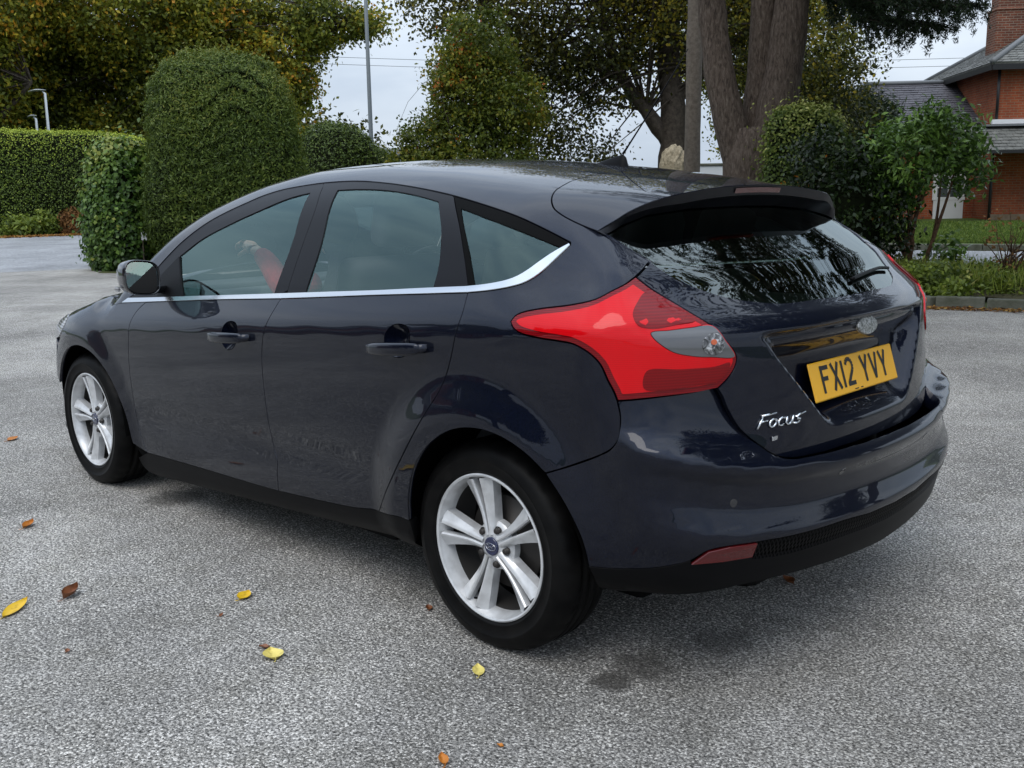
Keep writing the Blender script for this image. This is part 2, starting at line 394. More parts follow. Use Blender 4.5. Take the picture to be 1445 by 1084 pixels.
# ------------------------------------------------------------------ panels laid on the body surface
PTS = {k: np.array(v, float) for k, v in PTS.items()}
def cv(name, rev=False, a=None, b=None):
    c = catmull(PTS[name][a:b], .012)
    return c[::-1] if rev else c
def top_pts(L, F=None):
    """points given as (x, y) dropped onto the car from above"""
    L = catmull(np.c_[np.array(L, float), np.zeros(len(L))], .02)[:, :2]
    P, ok = hit(F or F_roof, np.c_[L, np.full(len(L), 1.8)], np.tile([0, 0, -1.], (len(L), 1)), 0, 1.5, 300)
    return P
def mir(P): return np.asarray(P)*np.array([1, -1, 1])
class Top:
    @staticmethod
    def uv(P): return P[:, :2].copy()
    @staticmethod
    def line(U):
        n = len(U); return np.c_[U, np.full(n, 1.8)], np.tile([0., 0, -1], (n, 1)), 0, 1.7
class Nose:
    cx, cy, arc = 2.95, .40, .62
    @classmethod
    def uv(c, P):
        x, y = P[:, 0], P[:, 1]; neg = y < 0; y = np.abs(y)
        th = np.arctan2(x-c.cx, y-c.cy); L = c.arc+c.cy
        s = np.where(x < c.cx, x-c.cx, np.where(y < c.cy, c.arc+c.cy-y, c.arc*th/(np.pi/2)))
        return np.c_[np.where(neg, 2*L-s, s), P[:, 2]]
    @classmethod
    def line(c, U):
        L = c.arc+c.cy; s = U[:, 0]; neg = s > L; s = np.where(neg, 2*L-s, s)
        th = np.clip(s/c.arc, 0, 1)*np.pi/2
        D = -np.c_[np.sin(th), np.cos(th), np.zeros(len(U))]
        O = np.c_[np.where(s < 0, c.cx+s, c.cx), np.where(s > c.arc, c.cy-(s-c.arc), c.cy), U[:, 1]]-D*.8
        O[neg, 1] *= -1; D[neg, 1] *= -1
        return O, D, 0, .8
def inside(U, loops):
    r = np.zeros(len(U), bool)
    for Lp in loops:
        a = Lp; b = np.roll(Lp, -1, 0)
        for i in range(len(a)):
            (x1, y1), (x2, y2) = a[i], b[i]
            c = ((y1 > U[:, 1]) != (y2 > U[:, 1]))
            if c.any(): r[c] ^= (U[c, 0] < (x2-x1)*(U[c, 1]-y1)/(y2-y1)+x1)
    return r
def clean(U, eps=.003):
    k = [0]
    for i in range(1, len(U)):
        if np.linalg.norm(U[i]-U[k[-1]]) > eps: k.append(i)
    if np.linalg.norm(U[k[-1]]-U[k[0]]) < eps: k.pop()
    return U[k]
def offset_loop(U, d):
    """move a closed loop inwards by d (outwards when negative)"""
    area = np.sum(U[:, 0]*np.roll(U[:, 1], -1)-np.roll(U[:, 0], -1)*U[:, 1])
    t1 = U-np.roll(U, 1, 0); t2 = np.roll(U, -1, 0)-U
    t1 /= np.maximum(np.linalg.norm(t1, axis=1, keepdims=True), 1e-9); t2 /= np.maximum(np.linalg.norm(t2, axis=1, keepdims=True), 1e-9)
    n1 = np.c_[-t1[:, 1], t1[:, 0]]; n2 = np.c_[-t2[:, 1], t2[:, 0]]
    n = n1+n2; q = np.maximum((n*n).sum(1)/2, .35)
    return U+n/q[:, None]*d*(1 if area > 0 else -1)
def panel(name, F, chart, loops, mat, parent, inset=.0022, res=.024, off=0., skirt=.016, flip=False, dense=None):
    """one sheet of bodywork: the loops (first the outline, then holes) are filled with triangles lying on F"""
    LU = []
    for i, Lp in enumerate(loops):
        U = clean(chart.uv(np.asarray(Lp)))
        LU.append(offset_loop(U, inset if i == 0 else -inset))
    allv = np.vstack(LU); edges = []; o = 0
    for U in LU:
        n = len(U); edges += [(o+k, o+(k+1) % n) for k in range(n)]; o += n
    lo, hi = allv.min(0), allv.max(0)
    gx = np.arange(lo[0]+res*.5, hi[0], res); gy = np.arange(lo[1]+res*.5, hi[1], res*.87)
    G = np.array([(x+(res*.5 if j % 2 else 0), y) for j, y in enumerate(gy) for x in gx])
    if len(G):
        G = G[inside(G, LU)]
        if len(G):
            dm = np.full(len(G), 9.)
            for k in range(len(allv)): dm = np.minimum(dm, (G[:, 0]-allv[k, 0])**2+(G[:, 1]-allv[k, 1])**2)
            G = G[dm > (res*.42)**2]
    pts = [Vector(v) for v in allv]+[Vector(v) for v in G]
    r = delaunay_2d_cdt(pts, edges, [], 0, 1e-5)
    V2 = np.array([tuple(v) for v in r[0]]); T = [f for f in r[2]]
    T = np.array([f for f in T if len(f) == 3])
    cen = V2[T].mean(1); T = T[inside(cen, LU)]
    O, D, t0, t1 = chart.line(V2)
    P, ok = hit(F, O, D, t0, t1)
    N = grad(F, P)
    tri = np.cross(P[T[:, 1]]-P[T[:, 0]], P[T[:, 2]]-P[T[:, 0]])
    bad = (tri*N[T[:, 0]]).sum(1) < 0
    T[bad] = T[bad][:, [0, 2, 1]]
    P = P+N*off
    V = P; NN = N; FF = [tuple(t) for t in T]
    if skirt:
        e = {}
        for t in FF:
            for a, b in ((t[0], t[1]), (t[1], t[2]), (t[2], t[0])): e[(a, b)] = 1
        be = [k for k in e if (k[1], k[0]) not in e]
        n0 = len(V); add = []; addn = []
        for a, b in be:
            tn = np.cross(P[b]-P[a], N[a]); tn /= max(np.linalg.norm(tn), 1e-9)
            q = n0+len(add)
            add += [P[a], P[b], P[b]-N[b]*skirt, P[a]-N[a]*skirt]
            for w, nn_ in ((0, N[a]), (1, N[b])): addn.append(tn*.8+nn_*.6)
            addn += [tn, tn]
            FF.append((q, q+3, q+2, q+1))
        V = np.vstack([V, add]); NN = np.vstack([NN, addn])
    if flip:
        V = mir(V); NN = mir(NN); FF = [f[::-1] for f in FF]
    NN = NN/np.maximum(np.linalg.norm(NN, axis=1, keepdims=True), 1e-9)
    return mesh_np(name, V, FF, mat, parent, True, NN)
def dish(name, F, chart, loop, mat, parent, depth=.02, flip=False):
    """a hollow pressed into a panel behind a hole"""
    U = clean(chart.uv(np.asarray(loop))); c = U.mean(0)
    V = []; NN = []; Fs = []; n = len(U); K = 6
    for k in range(K+1):
        s = 1-k/K
        q = c+(U-c)*max(s, .02)
        O, D, t0, t1 = chart.line(q); P, ok = hit(F, O, D, t0, t1); N = grad(F, P)
        V.append(P-N*depth*(1-s*s)**.8)
    V = np.vstack(V)
    for k in range(K):
        for i in range(n):
            j = (i+1) % n; Fs.append((k*n+i, k*n+j, (k+1)*n+j, (k+1)*n+i))
    if flip: V = mir(V)
    o = mesh_np(name, V, Fs, mat, parent, True)
    bm = bmesh.new(); bm.from_mesh(o.data); bmesh.ops.recalc_face_normals(bm, faces=bm.faces); bm.to_mesh(o.data); bm.free()
    return o
# ------------------------------------------------------------------ car materials
def paint_mat():
    m, t, b = new_mat('navy_paint')
    n = nd(t, 'ShaderNodeTexNoise', i_Scale=900, i_Detail=1)
    g = nd(t, 'ShaderNodeNewGeometry')
    r = ramp(t, [(.35, (.0018, .0030, .0088)), (.75, (.0065, .0100, .027))])
    t.links.new(g.outputs['Position'], n.inputs['Vector']); t.links.new(n.outputs['Fac'], r.inputs['Fac']); t.links.new(r.outputs['Color'], b.inputs['Base Color'])
    b.inputs['Metallic'].default_value = .75; b.inputs['Roughness'].default_value = .50; b.inputs['Specular IOR Level'].default_value = .1
    b.inputs['Coat Weight'].default_value = 1; b.inputs['Coat Roughness'].default_value = .015; b.inputs['Coat IOR'].default_value = 1.43
    # road film: faint dust towards the sills, very slight orange peel
    n2 = nd(t, 'ShaderNodeTexNoise', i_Scale=30, i_Detail=4)
    t.links.new(g.outputs['Position'], n2.inputs['Vector'])
    bp = nd(t, 'ShaderNodeBump', i_Strength=.004, i_Distance=.01)
    t.links.new(n2.outputs['Fac'], bp.inputs['Height']); t.links.new(bp.outputs['Normal'], b.inputs['Coat Normal'])
    return m
def glass_mat(name, tint, ior=1.5, refl=(.72, 1, .96)):
    m = bpy.data.materials.new(name); m.use_nodes = True; t = m.node_tree; t.nodes.clear()
    tr = nd(t, 'ShaderNodeBsdfTransparent'); tr.inputs['Color'].default_value = (*tint, 1)
    gl = nd(t, 'ShaderNodeBsdfGlossy'); gl.inputs['Roughness'].default_value = .0; gl.inputs['Color'].default_value = (*refl, 1)
    fr = nd(t, 'ShaderNodeFresnel'); fr.inputs['IOR'].default_value = ior
    mx = nd(t, 'ShaderNodeMixShader'); o = nd(t, 'ShaderNodeOutputMaterial')
    t.links.new(fr.outputs[0], mx.inputs[0]); t.links.new(tr.outputs[0], mx.inputs[1]); t.links.new(gl.outputs[0], mx.inputs[2]); t.links.new(mx.outputs[0], o.inputs[0])
    return m
def lens_mat(name, col, depth=.6, rough=.05, stripes=0):
    m, t, b = new_mat(name)
    b.inputs['Roughness'].default_value = rough; b.inputs['Coat Weight'].default_value = .4; b.inputs['Coat Roughness'].default_value = .01; b.inputs['Specular IOR Level'].default_value = .12
    g = nd(t, 'ShaderNodeNewGeometry')
    w = nd(t, 'ShaderNodeTexWave', wave_type='BANDS', bands_direction='Z', i_Scale=stripes or 40, i_Distortion=.3)
    r = ramp(t, [(.2, tuple(c*depth for c in col)), (.9, col)])
    t.links.new(g.outputs['Position'], w.inputs['Vector']); t.links.new(w.outputs['Fac'], r.inputs['Fac']); t.links.new(r.outputs['Color'], b.inputs['Base Color'])
    return m
PAINT = paint_mat()
BLACK = simple('black_plastic', (.0040, .0040, .0045), .42, spec=.09)
MATTE = simple('black_rubber_trim', (.0025, .0025, .0025), .7, spec=.06)
PILLAR = simple('satin_black_pillar', (.006, .006, .008), .35, spec=.14)
GLOSS = simple('gloss_black', (.010, .010, .014), .12, coat=1)
CHROME = simple('satin_chrome', (.72, .74, .77), .16, metal=1)
BRIGHT = simple('bright_silver', (.78, .79, .80), .22, metal=1)
DARKIN = simple('cabin_dark', (.05, .052, .055), .8)
SEATM = simple('seat_cloth', (.09, .095, .10), .9)
GLASS = glass_mat('window_glass', (.95, 1, .98), 1.8)
REARGLASS = glass_mat('rear_window_glass', (.30, .42, .36), 2.1, (.92, 1, .97))
REDLENS = lens_mat('red_lens', (.64, .003, .007), .93, .10, 60)
REDMID = lens_mat('mid_red_lens', (.21, .002, .004), .75, .08, 45)
REDDARK = lens_mat('deep_red_lens', (.22, .004, .008), .6, .08, 60)
CLEARL = lens_mat('clear_lens', (.40, .40, .41), .45, .06, 26)
def rev_mat():
    m, t, b = new_mat('reversing_lens_glass'); g = nd(t, 'ShaderNodeNewGeometry'); n = nd(t, 'ShaderNodeTexNoise', i_Scale=34, i_Detail=4, i_Distortion=2.5)
    r = ramp(t, [(.38, (.025, .025, .025)), (.52, (.17, .17, .175)), (.66, (.60, .60, .61))]); t.links.new(g.outputs['Position'], n.inputs['Vector']); t.links.new(n.outputs['Fac'], r.inputs['Fac']); t.links.new(r.outputs['Color'], b.inputs['Base Color'])
    b.inputs['Roughness'].default_value = .12; b.inputs['Coat Weight'].default_value = .6; b.inputs['Metallic'].default_value = .3
    return m
REVL = rev_mat()
ORANGE = simple('amber_bulb', (.55, .09, .01), .2, coat=1)
REFL = simple('red_reflector', (.10, .003, .004), .25, coat=.4)
def silver_mat():
    m, t, b = new_mat('alloy_silver')
    g = nd(t, 'ShaderNodeNewGeometry'); n = nd(t, 'ShaderNodeTexNoise', i_Scale=26, i_Detail=5)
    r = ramp(t, [(.3, (.50, .50, .50)), (.6, (.66, .665, .67))])
    t.links.new(g.outputs['Position'], n.inputs['Vector']); t.links.new(n.outputs['Fac'], r.inputs['Fac']); t.links.new(r.outputs['Color'], b.inputs['Base Color'])
    b.inputs['Metallic'].default_value = .25; b.inputs['Roughness'].default_value = .32; b.inputs['Coat Weight'].default_value = .4
    return m
SILVER = silver_mat()
def rubber_mat():
    m, t, b = new_mat('tyre_rubber')
    g = nd(t, 'ShaderNodeTexCoord'); n = nd(t, 'ShaderNodeTexNoise', i_Scale=14, i_Detail=6)
    r = ramp(t, [(.3, (.0028, .0028, .003)), (.8, (.009, .0085, .008))])
    t.links.new(g.outputs['Object'], n.inputs['Vector']); t.links.new(n.outputs['Fac'], r.inputs['Fac']); t.links.new(r.outputs['Color'], b.inputs['Base Color'])
    b.inputs['Roughness'].default_value = .48; b.inputs['Specular IOR Level'].default_value = .10
    return m
RUBBER = rubber_mat()
STEEL = simple('brake_steel', (.055, .05, .046), .5, metal=.6)
CAPBLUE = simple('cap_blue', (.008, .014, .06), .25, coat=1)
MIRRORM = simple('mirror_silver', (.82, .84, .85), .02, metal=1)

car = empty('car', (0, 0, 0))
tag(car, 'dark navy five-door hatchback parked on the tarmac, rear and left side to us', 'car')

# ------------------------------------------------------------------ bodywork
seam_top = top_pts([(.008, .476), (.022, .38), (.034, .2), (.038, 0)])
wind_edge = top_pts([(1.53, 0), (1.515, .25), (1.475, .42), (1.44, .485)])
wind_side = top_pts([(1.44, .485), (1.60, .535), (1.80, .59), (2.0, .655), (2.2, .715), (2.36, .755)])
plinth = cv('plinth')
half = np.vstack([seam_top[::-1], cv('seam')[1:], cv('pillar_gap')[1:], cv('lamp_top')[1:], cv('lamp_up')[1:], cv('lamp_lo')[1:],
                  cv('bump_gap')[1:], cv('arch_back')[1:], cv('sill_rear')[1:], cv('door_r', True)[1:], cv('chrome_lo3')[1:], cv('frame'), plinth[1:],
                  wind_side[::-1], wind_edge[::-1][1:]])
shell = np.vstack([half, mir(half)[::-1][1:-1]])
body = panel('body_shell', F_body, Ring, [shell], PAINT, car, res=.026)

def side(name, loops, mat, par, **kw):
    return [panel(name, F_body, Ring, loops, mat, p, flip=f, **kw) for p, f in zip(par, (False, True))]
def lp(*a): return np.vstack(a)
for flip in (False, True):
    # doors
    for nm, lo, fr, re, sl, sc, hd in (('door', 'chrome_lo', 'door_f', 'door_m', 'sill_f', 'scoop_f', 'handle_f'), ('door', 'chrome_lo2', 'door_m', 'door_r', 'sill_m', 'scoop_r', 'handle_r')):
        loop = lp(cv(lo), cv(re)[1:], cv(sl, True)[1:], cv(fr, True)[1:])
        hole = catmull(PTS[sc], .008, True)
        d = panel(nm, F_body, Ring, [loop, hole], PAINT, car, flip=flip)
        d['label'] = ('navy front door' if lo == 'chrome_lo' else 'navy rear door')
        dish('handle_recess', F_body, Ring, hole, PAINT, d, .028, flip)
        h = PTS[hd]; a, b = h[0].copy(), h[1].copy()
        zc = (h[2][2]*.52+h[3][2]*.48); ym = .5*(a[1]+b[1])
        V = []; Fs = []; K = 14; M = 12
        for i in range(K+1):
            s = i/K; e = (1-abs(2*s-1)**4)**.5*.5+.5
            c = a*(1-s)+b*s; c[1] = ym+.024+.012*(1-(2*s-1)**2); c[2] = zc+(b[2]-a[2])*(s-.5)
            for k in range(M):
                q = 2*math.pi*k/M; cq, sq = math.cos(q), math.sin(q)
                V.append((c[0], c[1]+.011*e*abs(cq)**.6*np.sign(cq), c[2]+.0195*e*abs(sq)**.6*np.sign(sq)))
        for i in range(K):
            for k in range(M): l = (k+1) % M; Fs.append((i*M+k, i*M+l, (i+1)*M+l, (i+1)*M+k))
        Fs += [tuple(range(M))[::-1], tuple(range(K*M, K*M+M))]
        for ex in (a, b):            # stand-offs at both ends
            s0 = len(V); cx = ex[0]*.93+.07*(a[0]+b[0])*.5; zz = zc+(b[2]-a[2])*(.46 if ex is b else -.46)
            for dx, dz in ((-.013, -.012), (.013, -.012), (.013, .012), (-.013, .012)):
                V += [(cx+dx, ym-.01, zz+dz), (cx+dx, ym+.026, zz+dz)]
            Fs += [(s0+1, s0+3, s0+5, s0+7)]+[(s0+2*k, s0+2*((k+1) % 4), s0+2*((k+1) % 4)+1, s0+2*k+1) for k in range(4)]
        V = np.array(V); 
        if flip: V = mir(V); Fs = [f[::-1] for f in Fs]
        mesh_np('door_handle', V, Fs, PAINT, d)
        # window glass and its black frame
        if lo == 'chrome_lo':
            g = catmull(PTS['glass_f'][:7], .012); g = lp(g, catmull(PTS['glass_f'][6:9], .012)[1:], catmull(PTS['glass_f'][8:11], .012)[1:])
            i0 = 8; fpts = PTS['frame'][i0:]
            outer = lp(catmull(fpts, .012), cv('chrome_up')[1:], cv('bpillar', True)[1:])
            cu = lp(cv('chrome_up'), cv('chrome_lo', True), PTS['plinth'][1:2])
        else:
            G = PTS['glass_r']; g = lp(catmull(G[:7], .012), catmull(G[6:11], .012)[1:], catmull(G[10:13], .012)[1:], catmull(np.vstack([G[12:], G[:1]]), .012)[1:-1])
            fpts = PTS['frame'][4:9]
            outer = lp(catmull(fpts, .012), cv('bpillar')[1:], cv('chrome_up2')[1:], cv('cpillar', True)[1:])
            cu = lp(cv('chrome_up2'), cv('chrome_lo2', True))
        panel('window_glass', F_body, Ring, [g], GLASS, d, inset=-.004, off=-.006, skirt=0, flip=flip, res=.03)
        panel('window_frame', F_body, Ring, [outer, g], PILLAR, d, inset=.0015, off=-.0025, skirt=.012, flip=flip, res=.02)
        panel('chrome_strip', F_body, Ring, [cu], CHROME, d, inset=.0006, off=.004, skirt=.008, flip=flip, res=.012)
    # fixed quarter window behind the rear door
    g = lp(catmull(PTS['glass_q'][:5], .012), catmull(PTS['glass_q'][4:12], .012)[1:], catmull(np.vstack([PTS['glass_q'][11:], PTS['glass_q'][:1]]), .012)[1:-1])
    outer = lp(catmull(PTS['frame'][:5], .012), cv('cpillar')[1:], cv('chrome_up3')[1:])
    panel('quarter_window', F_body, Ring, [g], GLASS, car, inset=-.004, off=-.006, skirt=0, flip=flip, res=.03)
    panel('window_frame', F_body, Ring, [outer, g], MATTE, car, inset=.0015, off=-.0025, skirt=.012, flip=flip, res=.02)
    panel('chrome_strip', F_body, Ring, [lp(cv('chrome_up3'), cv('chrome_lo3', True))], CHROME, car, inset=.0006, off=.004, skirt=.008, flip=flip, res=.012)
    # sills
    sill_up = lp(cv('sill_f'), cv('sill_m')[1:], cv('sill_rear', True)[1:])
    low = np.array([[.335, .83, .20], [.70, .83, .185], [1.27, .83, .175], [1.80, .83, .160], [2.16, .83, .17], [2.185, .85, .22]])
    low = catmull(low, .02)
    panel('sill', F_body, Ring, [lp(sill_up, low)], BLACK, car, inset=.001, off=-.004, skirt=.03, flip=flip)
    # front wing
    fr_arch = catmull(np.vstack([PTS['arch_f'][:7], [[2.74, .90, .640], [2.84, .89, .58], [2.92, .88, .50], [2.955, .87, .45]]]), .012)
    hood_l = top_pts([(2.49, .765), (2.60, .765), (2.75, .76), (2.86, .75)])
    lampf = np.array([[2.86, .80, .78], [2.80, .87, .745], [2.86, .88, .68], [2.93, .875, .60], [2.955, .87, .45]])
    wing = lp(cv('door_f', True), catmull(PTS['plinth'][[1, 2, 3]], .012), hood_l[1:], catmull(lampf, .012), fr_arch[::-1][1:])
    panel('front_wing', F_body, Ring, [wing], PAINT, car, flip=flip)
    # headlamp
    hl = np.array([[2.80, .87, .745], [2.86, .80, .785], [3.05, .72, .755], [3.22, .58, .715], [3.33, .47, .655], [3.28, .58, .63], [3.12, .74, .635], [2.96, .85, .665], [2.86, .88, .69]])
    h = panel('headlight', F_body, Nose, [catmull(hl, .015, True)], CLEARL, car, inset=.002, flip=flip, res=.03, off=.002)
    # rear lamp
    lamp = lp(cv('lamp_up'), cv('lamp_lo')[1:], cv('lamp_bot')[1:], cv('lamp_in')[1:-1])
    tl = panel('tail_light', F_body, Corner, [lamp], REDDARK, car, inset=.003, off=.001, skirt=.02, flip=flip, res=.016)
    tl['label'] = 'red wraparound tail light with clear reversing window'
    # bright inner field, offset from the dark border
    up = PTS['lamp_up'].copy(); lo_ = PTS['lamp_lo'].copy()
    U = offset_loop(clean(Corner.uv(lamp), .010), .016)
    O, D, t0, t1 = Corner.line(U); inner, ok = hit(F_body, O, D, t0, t1, 150)
    clear = catmull(PTS['lamp_clear'], .010, True)
    panel('lens', F_body, Corner, [inner, clear], REDLENS, tl, inset=.001, off=.0035, skirt=.004, flip=flip, res=.016)
    panel('reversing_lens', F_body, Corner, [clear], simple('grey_lens', (.13, .13, .135), .10, metal=.35, coat=.5), tl, inset=.001, off=.0045, skirt=.006, flip=flip, res=.012)
    cu = Corner.uv(PTS['lamp_clear']); cc = cu[4]*.55+cu.mean(0)*.45
    ring = np.array([[cc[0]+.042*math.cos(a), cc[1]+.027*math.sin(a)-.008] for a in np.linspace(0, 2*math.pi, 25)[:-1]])
    O, D, t0, t1 = Corner.line(ring); P, ok = hit(F_body, O, D, t0, t1)
    panel('lamp_bowl', F_body, Corner, [P], REVL, tl, inset=0, off=.006, skirt=.002, flip=flip, res=.01)
    ring = cc+(ring-cc)*.26; O, D, t0, t1 = Corner.line(ring); P, ok = hit(F_body, O, D, t0, t1)
    panel('bulb', F_body, Corner, [P], ORANGE, tl, inset=0, off=.0075, skirt=.002, flip=flip, res=.01)
    panel('lens_bar', F_body, Corner, [catmull(PTS['lamp_low'], .010, True)], REDMID, tl, inset=0, off=.0047, skirt=.002, flip=flip, res=.02)
    panel('lamp_cone', F_body, Corner, [catmull(PTS['lamp_round'], .010, True)], REDMID, tl, inset=0, off=.0044, skirt=.001, flip=flip, res=.02)
    # black inner body behind the gaps
    inn = np.array([[2.16, .80, .20], [2.16, .82, .88], [1.0, .82, .96], [.0, .82, 1.03], [-.15, .78, 1.05], [-.48, .70, .90], [-.46, .80, .68], [-.30, .86, .68], [-.12, .86, .72], [.12, .86, .72], [.30, .86, .62], [.38, .84, .40], [.40, .80, .20]])
    panel('inner_panel', F_body, Ring, [catmull(inn, .05, True)*np.array([1, 1, 1])], MATTE, car, inset=0, off=-.034, skirt=0, flip=flip, res=.06)

# bonnet, windscreen, nose
hb = top_pts([(2.49, .765), (2.60, .765), (2.75, .76), (2.86, .75), (3.05, .66), (3.22, .50), (3.31, .30), (3.34, 0)])
hb2 = top_pts([(2.42, 0), (2.44, .4), (2.47, .65), (2.49, .765)])
halfh = np.vstack([hb2, hb[1:]])
panel('bonnet', F_roof, Top, [np.vstack([halfh, mir(halfh)[::-1][1:-1]])], PAINT, car, res=.05)
wb = top_pts([(2.36, .755), (2.40, .60), (2.43, .3), (2.435, 0)])
halfw = np.vstack([wind_edge, wind_side[1:], wb[1:]])
panel('windscreen', F_roof, Top, [np.vstack([halfw, mir(halfw)[::-1][1:-1]])], GLASS, car, inset=-.006, off=-.006, skirt=0, res=.05)
nz1 = np.array([[2.955, .87, .45], [2.93, .875, .60], [2.96, .85, .66], [3.12, .74, .63], [3.28, .58, .625], [3.36, .42, .66], [3.42, .2, .68], [3.44, 0, .685]])
nz2 = np.array([[3.44, 0, .18], [3.30, .45, .18], [3.05, .78, .19], [2.97, .84, .24], [2.955, .87, .45]])
hn = np.vstack([catmull(nz1, .02), catmull(nz2[:4], .02), nz2[3:4]])
gr1 = np.array([[3.46, 0, .44], [3.38, .36, .44], [3.36, .44, .34], [3.38, .38, .23], [3.42, 0, .22]])
gh = catmull(gr1, .03)
nose = panel('front_bumper', F_body, Nose, [np.vstack([hn, mir(hn)[::-1]])], PAINT, car, res=.04)
panel('grille', F_body, Nose, [np.vstack([gh, mir(gh)[::-1][1:-1]])], BLACK, nose, off=.004, res=.05)

# tailgate with its window
win = cv('window'); wl = win[-1]
whalf = np.vstack([win, [[-.655, .08, 1.012], [-.655, 0, 1.012]]])
wtop = np.array([[-.215, 0, 1.297], [-.215, .25, 1.292], [-.22, .45, 1.275], [-.235, .58, 1.245], [-.262, .645, 1.212]])
wloop = np.vstack([catmull(wtop, .02), whalf[:], ])
wfull = np.vstack([wloop, mir(wloop)[::-1][1:-1]])
th = np.vstack([cv('pillar_gap'), cv('lamp_top')[1:-1], cv('lamp_in', True), cv('tail_lo')[1:], [[-.75, .1, .604], [-.752, 0, .604]]])
ttop = np.array([[-.205, 0, 1.306], [-.205, .25, 1.300], [-.212, .45, 1.283], [-.228, .59, 1.252], [-.248, .660, 1.214]])
thalf = np.vstack([catmull(ttop, .02), th[1:]])
tg = panel('tailgate', F_body, Rear, [np.vstack([thalf, mir(thalf)[::-1][1:-1]]), wfull], PAINT, car, res=.010, inset=.0024)
panel('rear_window', F_body, Rear, [wfull], REARGLASS, tg, inset=-.006, off=-.003, skirt=0, res=.03)
# spoiler
sp = np.vstack([[[-.345, 0, 1.33], [-.345, .10, 1.33], [-.3445, .22, 1.326], [-.343, .32, 1.318]], PTS['spoil'][::-1]])
spc = catmull(sp, .012)
O, D, t0, t1 = Ring.line(Ring.uv(spc)); spe, ok = hit(F_roof, O, D, t0, t1)
shalf = np.vstack([seam_top[::-1], cv('seam')[1:], spe[::-1][1:]])
spoiler = panel('spoiler', F_roof, Ring, [np.vstack([shalf, mir(shalf[1:-1])[::-1]])], PAINT, car, res=.022, skirt=.010)
# trailing face and underside of the spoiler
E = spe; n = len(E)
w = np.array([min(1, (i+0)/1) for i in range(n)], float)
tip = np.linspace(0, 1, n)[::-1]; tipw = np.clip(tip*2.2, 0, 1)**.8
E2 = E+np.c_[.010*tipw, np.zeros(n), -.030*tipw]
yy = np.abs(E[:, 1]); gz = np.interp(yy, [0, .25, .45, .58, .67], [1.268, 1.264, 1.250, 1.226, 1.200])
O = np.c_[np.full(n, -1.3), np.minimum(yy, .655), gz]; G3, ok = hit(F_body, O, np.tile([1., 0, 0], (n, 1)), 0, 1.6)
G3 = G3+np.array([-.002, 0, 0])
rows = [E+np.c_[np.zeros(n), np.zeros(n), -.0015*np.ones(n)], E2, .6*E2+.4*G3+np.c_[np.zeros((n, 2)), .008*tipw], G3]
rows = [np.vstack([r, mir(r[1:])])[np.r_[np.arange(n)[::-1], np.arange(n, 2*n-1)]] for r in rows]
V = np.vstack(rows); m2 = 2*n-1; Fs = [(k*m2+i, k*m2+i+1, (k+1)*m2+i+1, (k+1)*m2+i) for k in range(3) for i in range(m2-1)]
us = mesh_np('spoiler_underside', V, Fs, simple('spoiler_black', (.006, .006, .009), .35, spec=.3), spoiler, True)
bm = bmesh.new(); bm.from_mesh(us.data); bmesh.ops.recalc_face_normals(bm, faces=bm.faces)
for e in bm.edges:
    if e.calc_face_angle(0) > .6: e.smooth = False
bm.to_mesh(us.data); bm.free()
bl = [[-.3375, y, roof_z(-.345, y)-.014-.001*(1 if s else 0)] for y, s in ((-.13, 0), (.13, 0))]
bm = bmesh.new()
for i in range(12):
    y0, y1 = -.13+i*.26/12, -.13+(i+1)*.26/12
    q = []
    for y in (y0, y1):
        zt = float(roof_z(np.float64(-.345), y)); q += [(-.3465, y, zt-.008), (-.3415, y, zt-.023)]
    vs = [bm.verts.new(p) for p in q]; bm.faces.new((vs[0], vs[1], vs[3], vs[2]))
bm_obj('brake_light', bm, simple('dark_red_lens', (.09, .004, .005), .2, coat=1), spoiler)

# rear bumper
bt = np.vstack([cv('bump_top'), [[-.785, .15, .617], [-.788, 0, .617]]])
bl = cv('bump_lo'); bl0 = np.vstack([bl, [[-.822, .15, .415], [-.826, 0, .413]]])
bh = np.vstack([bt[::-1], cv('lamp_bot', True)[1:], cv('bump_gap')[1:], cv('arch_low')[1:], bl0[1:]])
bumper = panel('rear_bumper', F_bump, Corner, [np.vstack([bh, mir(bh)[::-1][1:-1]])], PAINT, car, res=.018, skirt=.05)
ml = np.vstack([cv('mesh_lo'), [[-.80, .12, .362], [-.803, 0, .360]]])
i0 = int(np.argmin(np.linalg.norm(bl0-PTS['bump_lo'][5], axis=1)))
mh = np.vstack([bl0[i0:], ml[::-1]])          # half of the mesh strip: outer top -> centre top -> centre bottom -> outer bottom
mfull = np.vstack([bl0[i0:], mir(bl0[i0:])[::-1][1:], mir(ml), ml[::-1][1:]])
panel('mesh_backing', F_bump, Corner, [mfull], MATTE, bumper, inset=.001, off=-.012, skirt=0, res=.03)
lowl = np.array([[-.400, .84, .315], [-.398, .82, .275], [-.55, .78, .285], [-.66, .66, .305], [-.73, .40, .300], [-.765, 0, .285]])
lw = catmull(lowl, .02)
vh = np.vstack([ml[::-1], PTS['refl'][[4, 5, 0]], cv('bump_lo', True)[-60:][::-1][0:0], catmull(PTS['bump_lo'][:4], .012)[::-1], lw])
val = panel('valance', F_bump, Corner, [np.vstack([vh, mir(vh)[::-1][1:-1]])], BLACK, bumper, inset=.001, off=.0, skirt=.04, res=.03)
for flip in (False, True):
    rp_ = panel('reflector', F_bump, Corner, [PTS['refl']], REFL, bumper, inset=.001, off=.002, skirt=.01, flip=flip, res=.02)
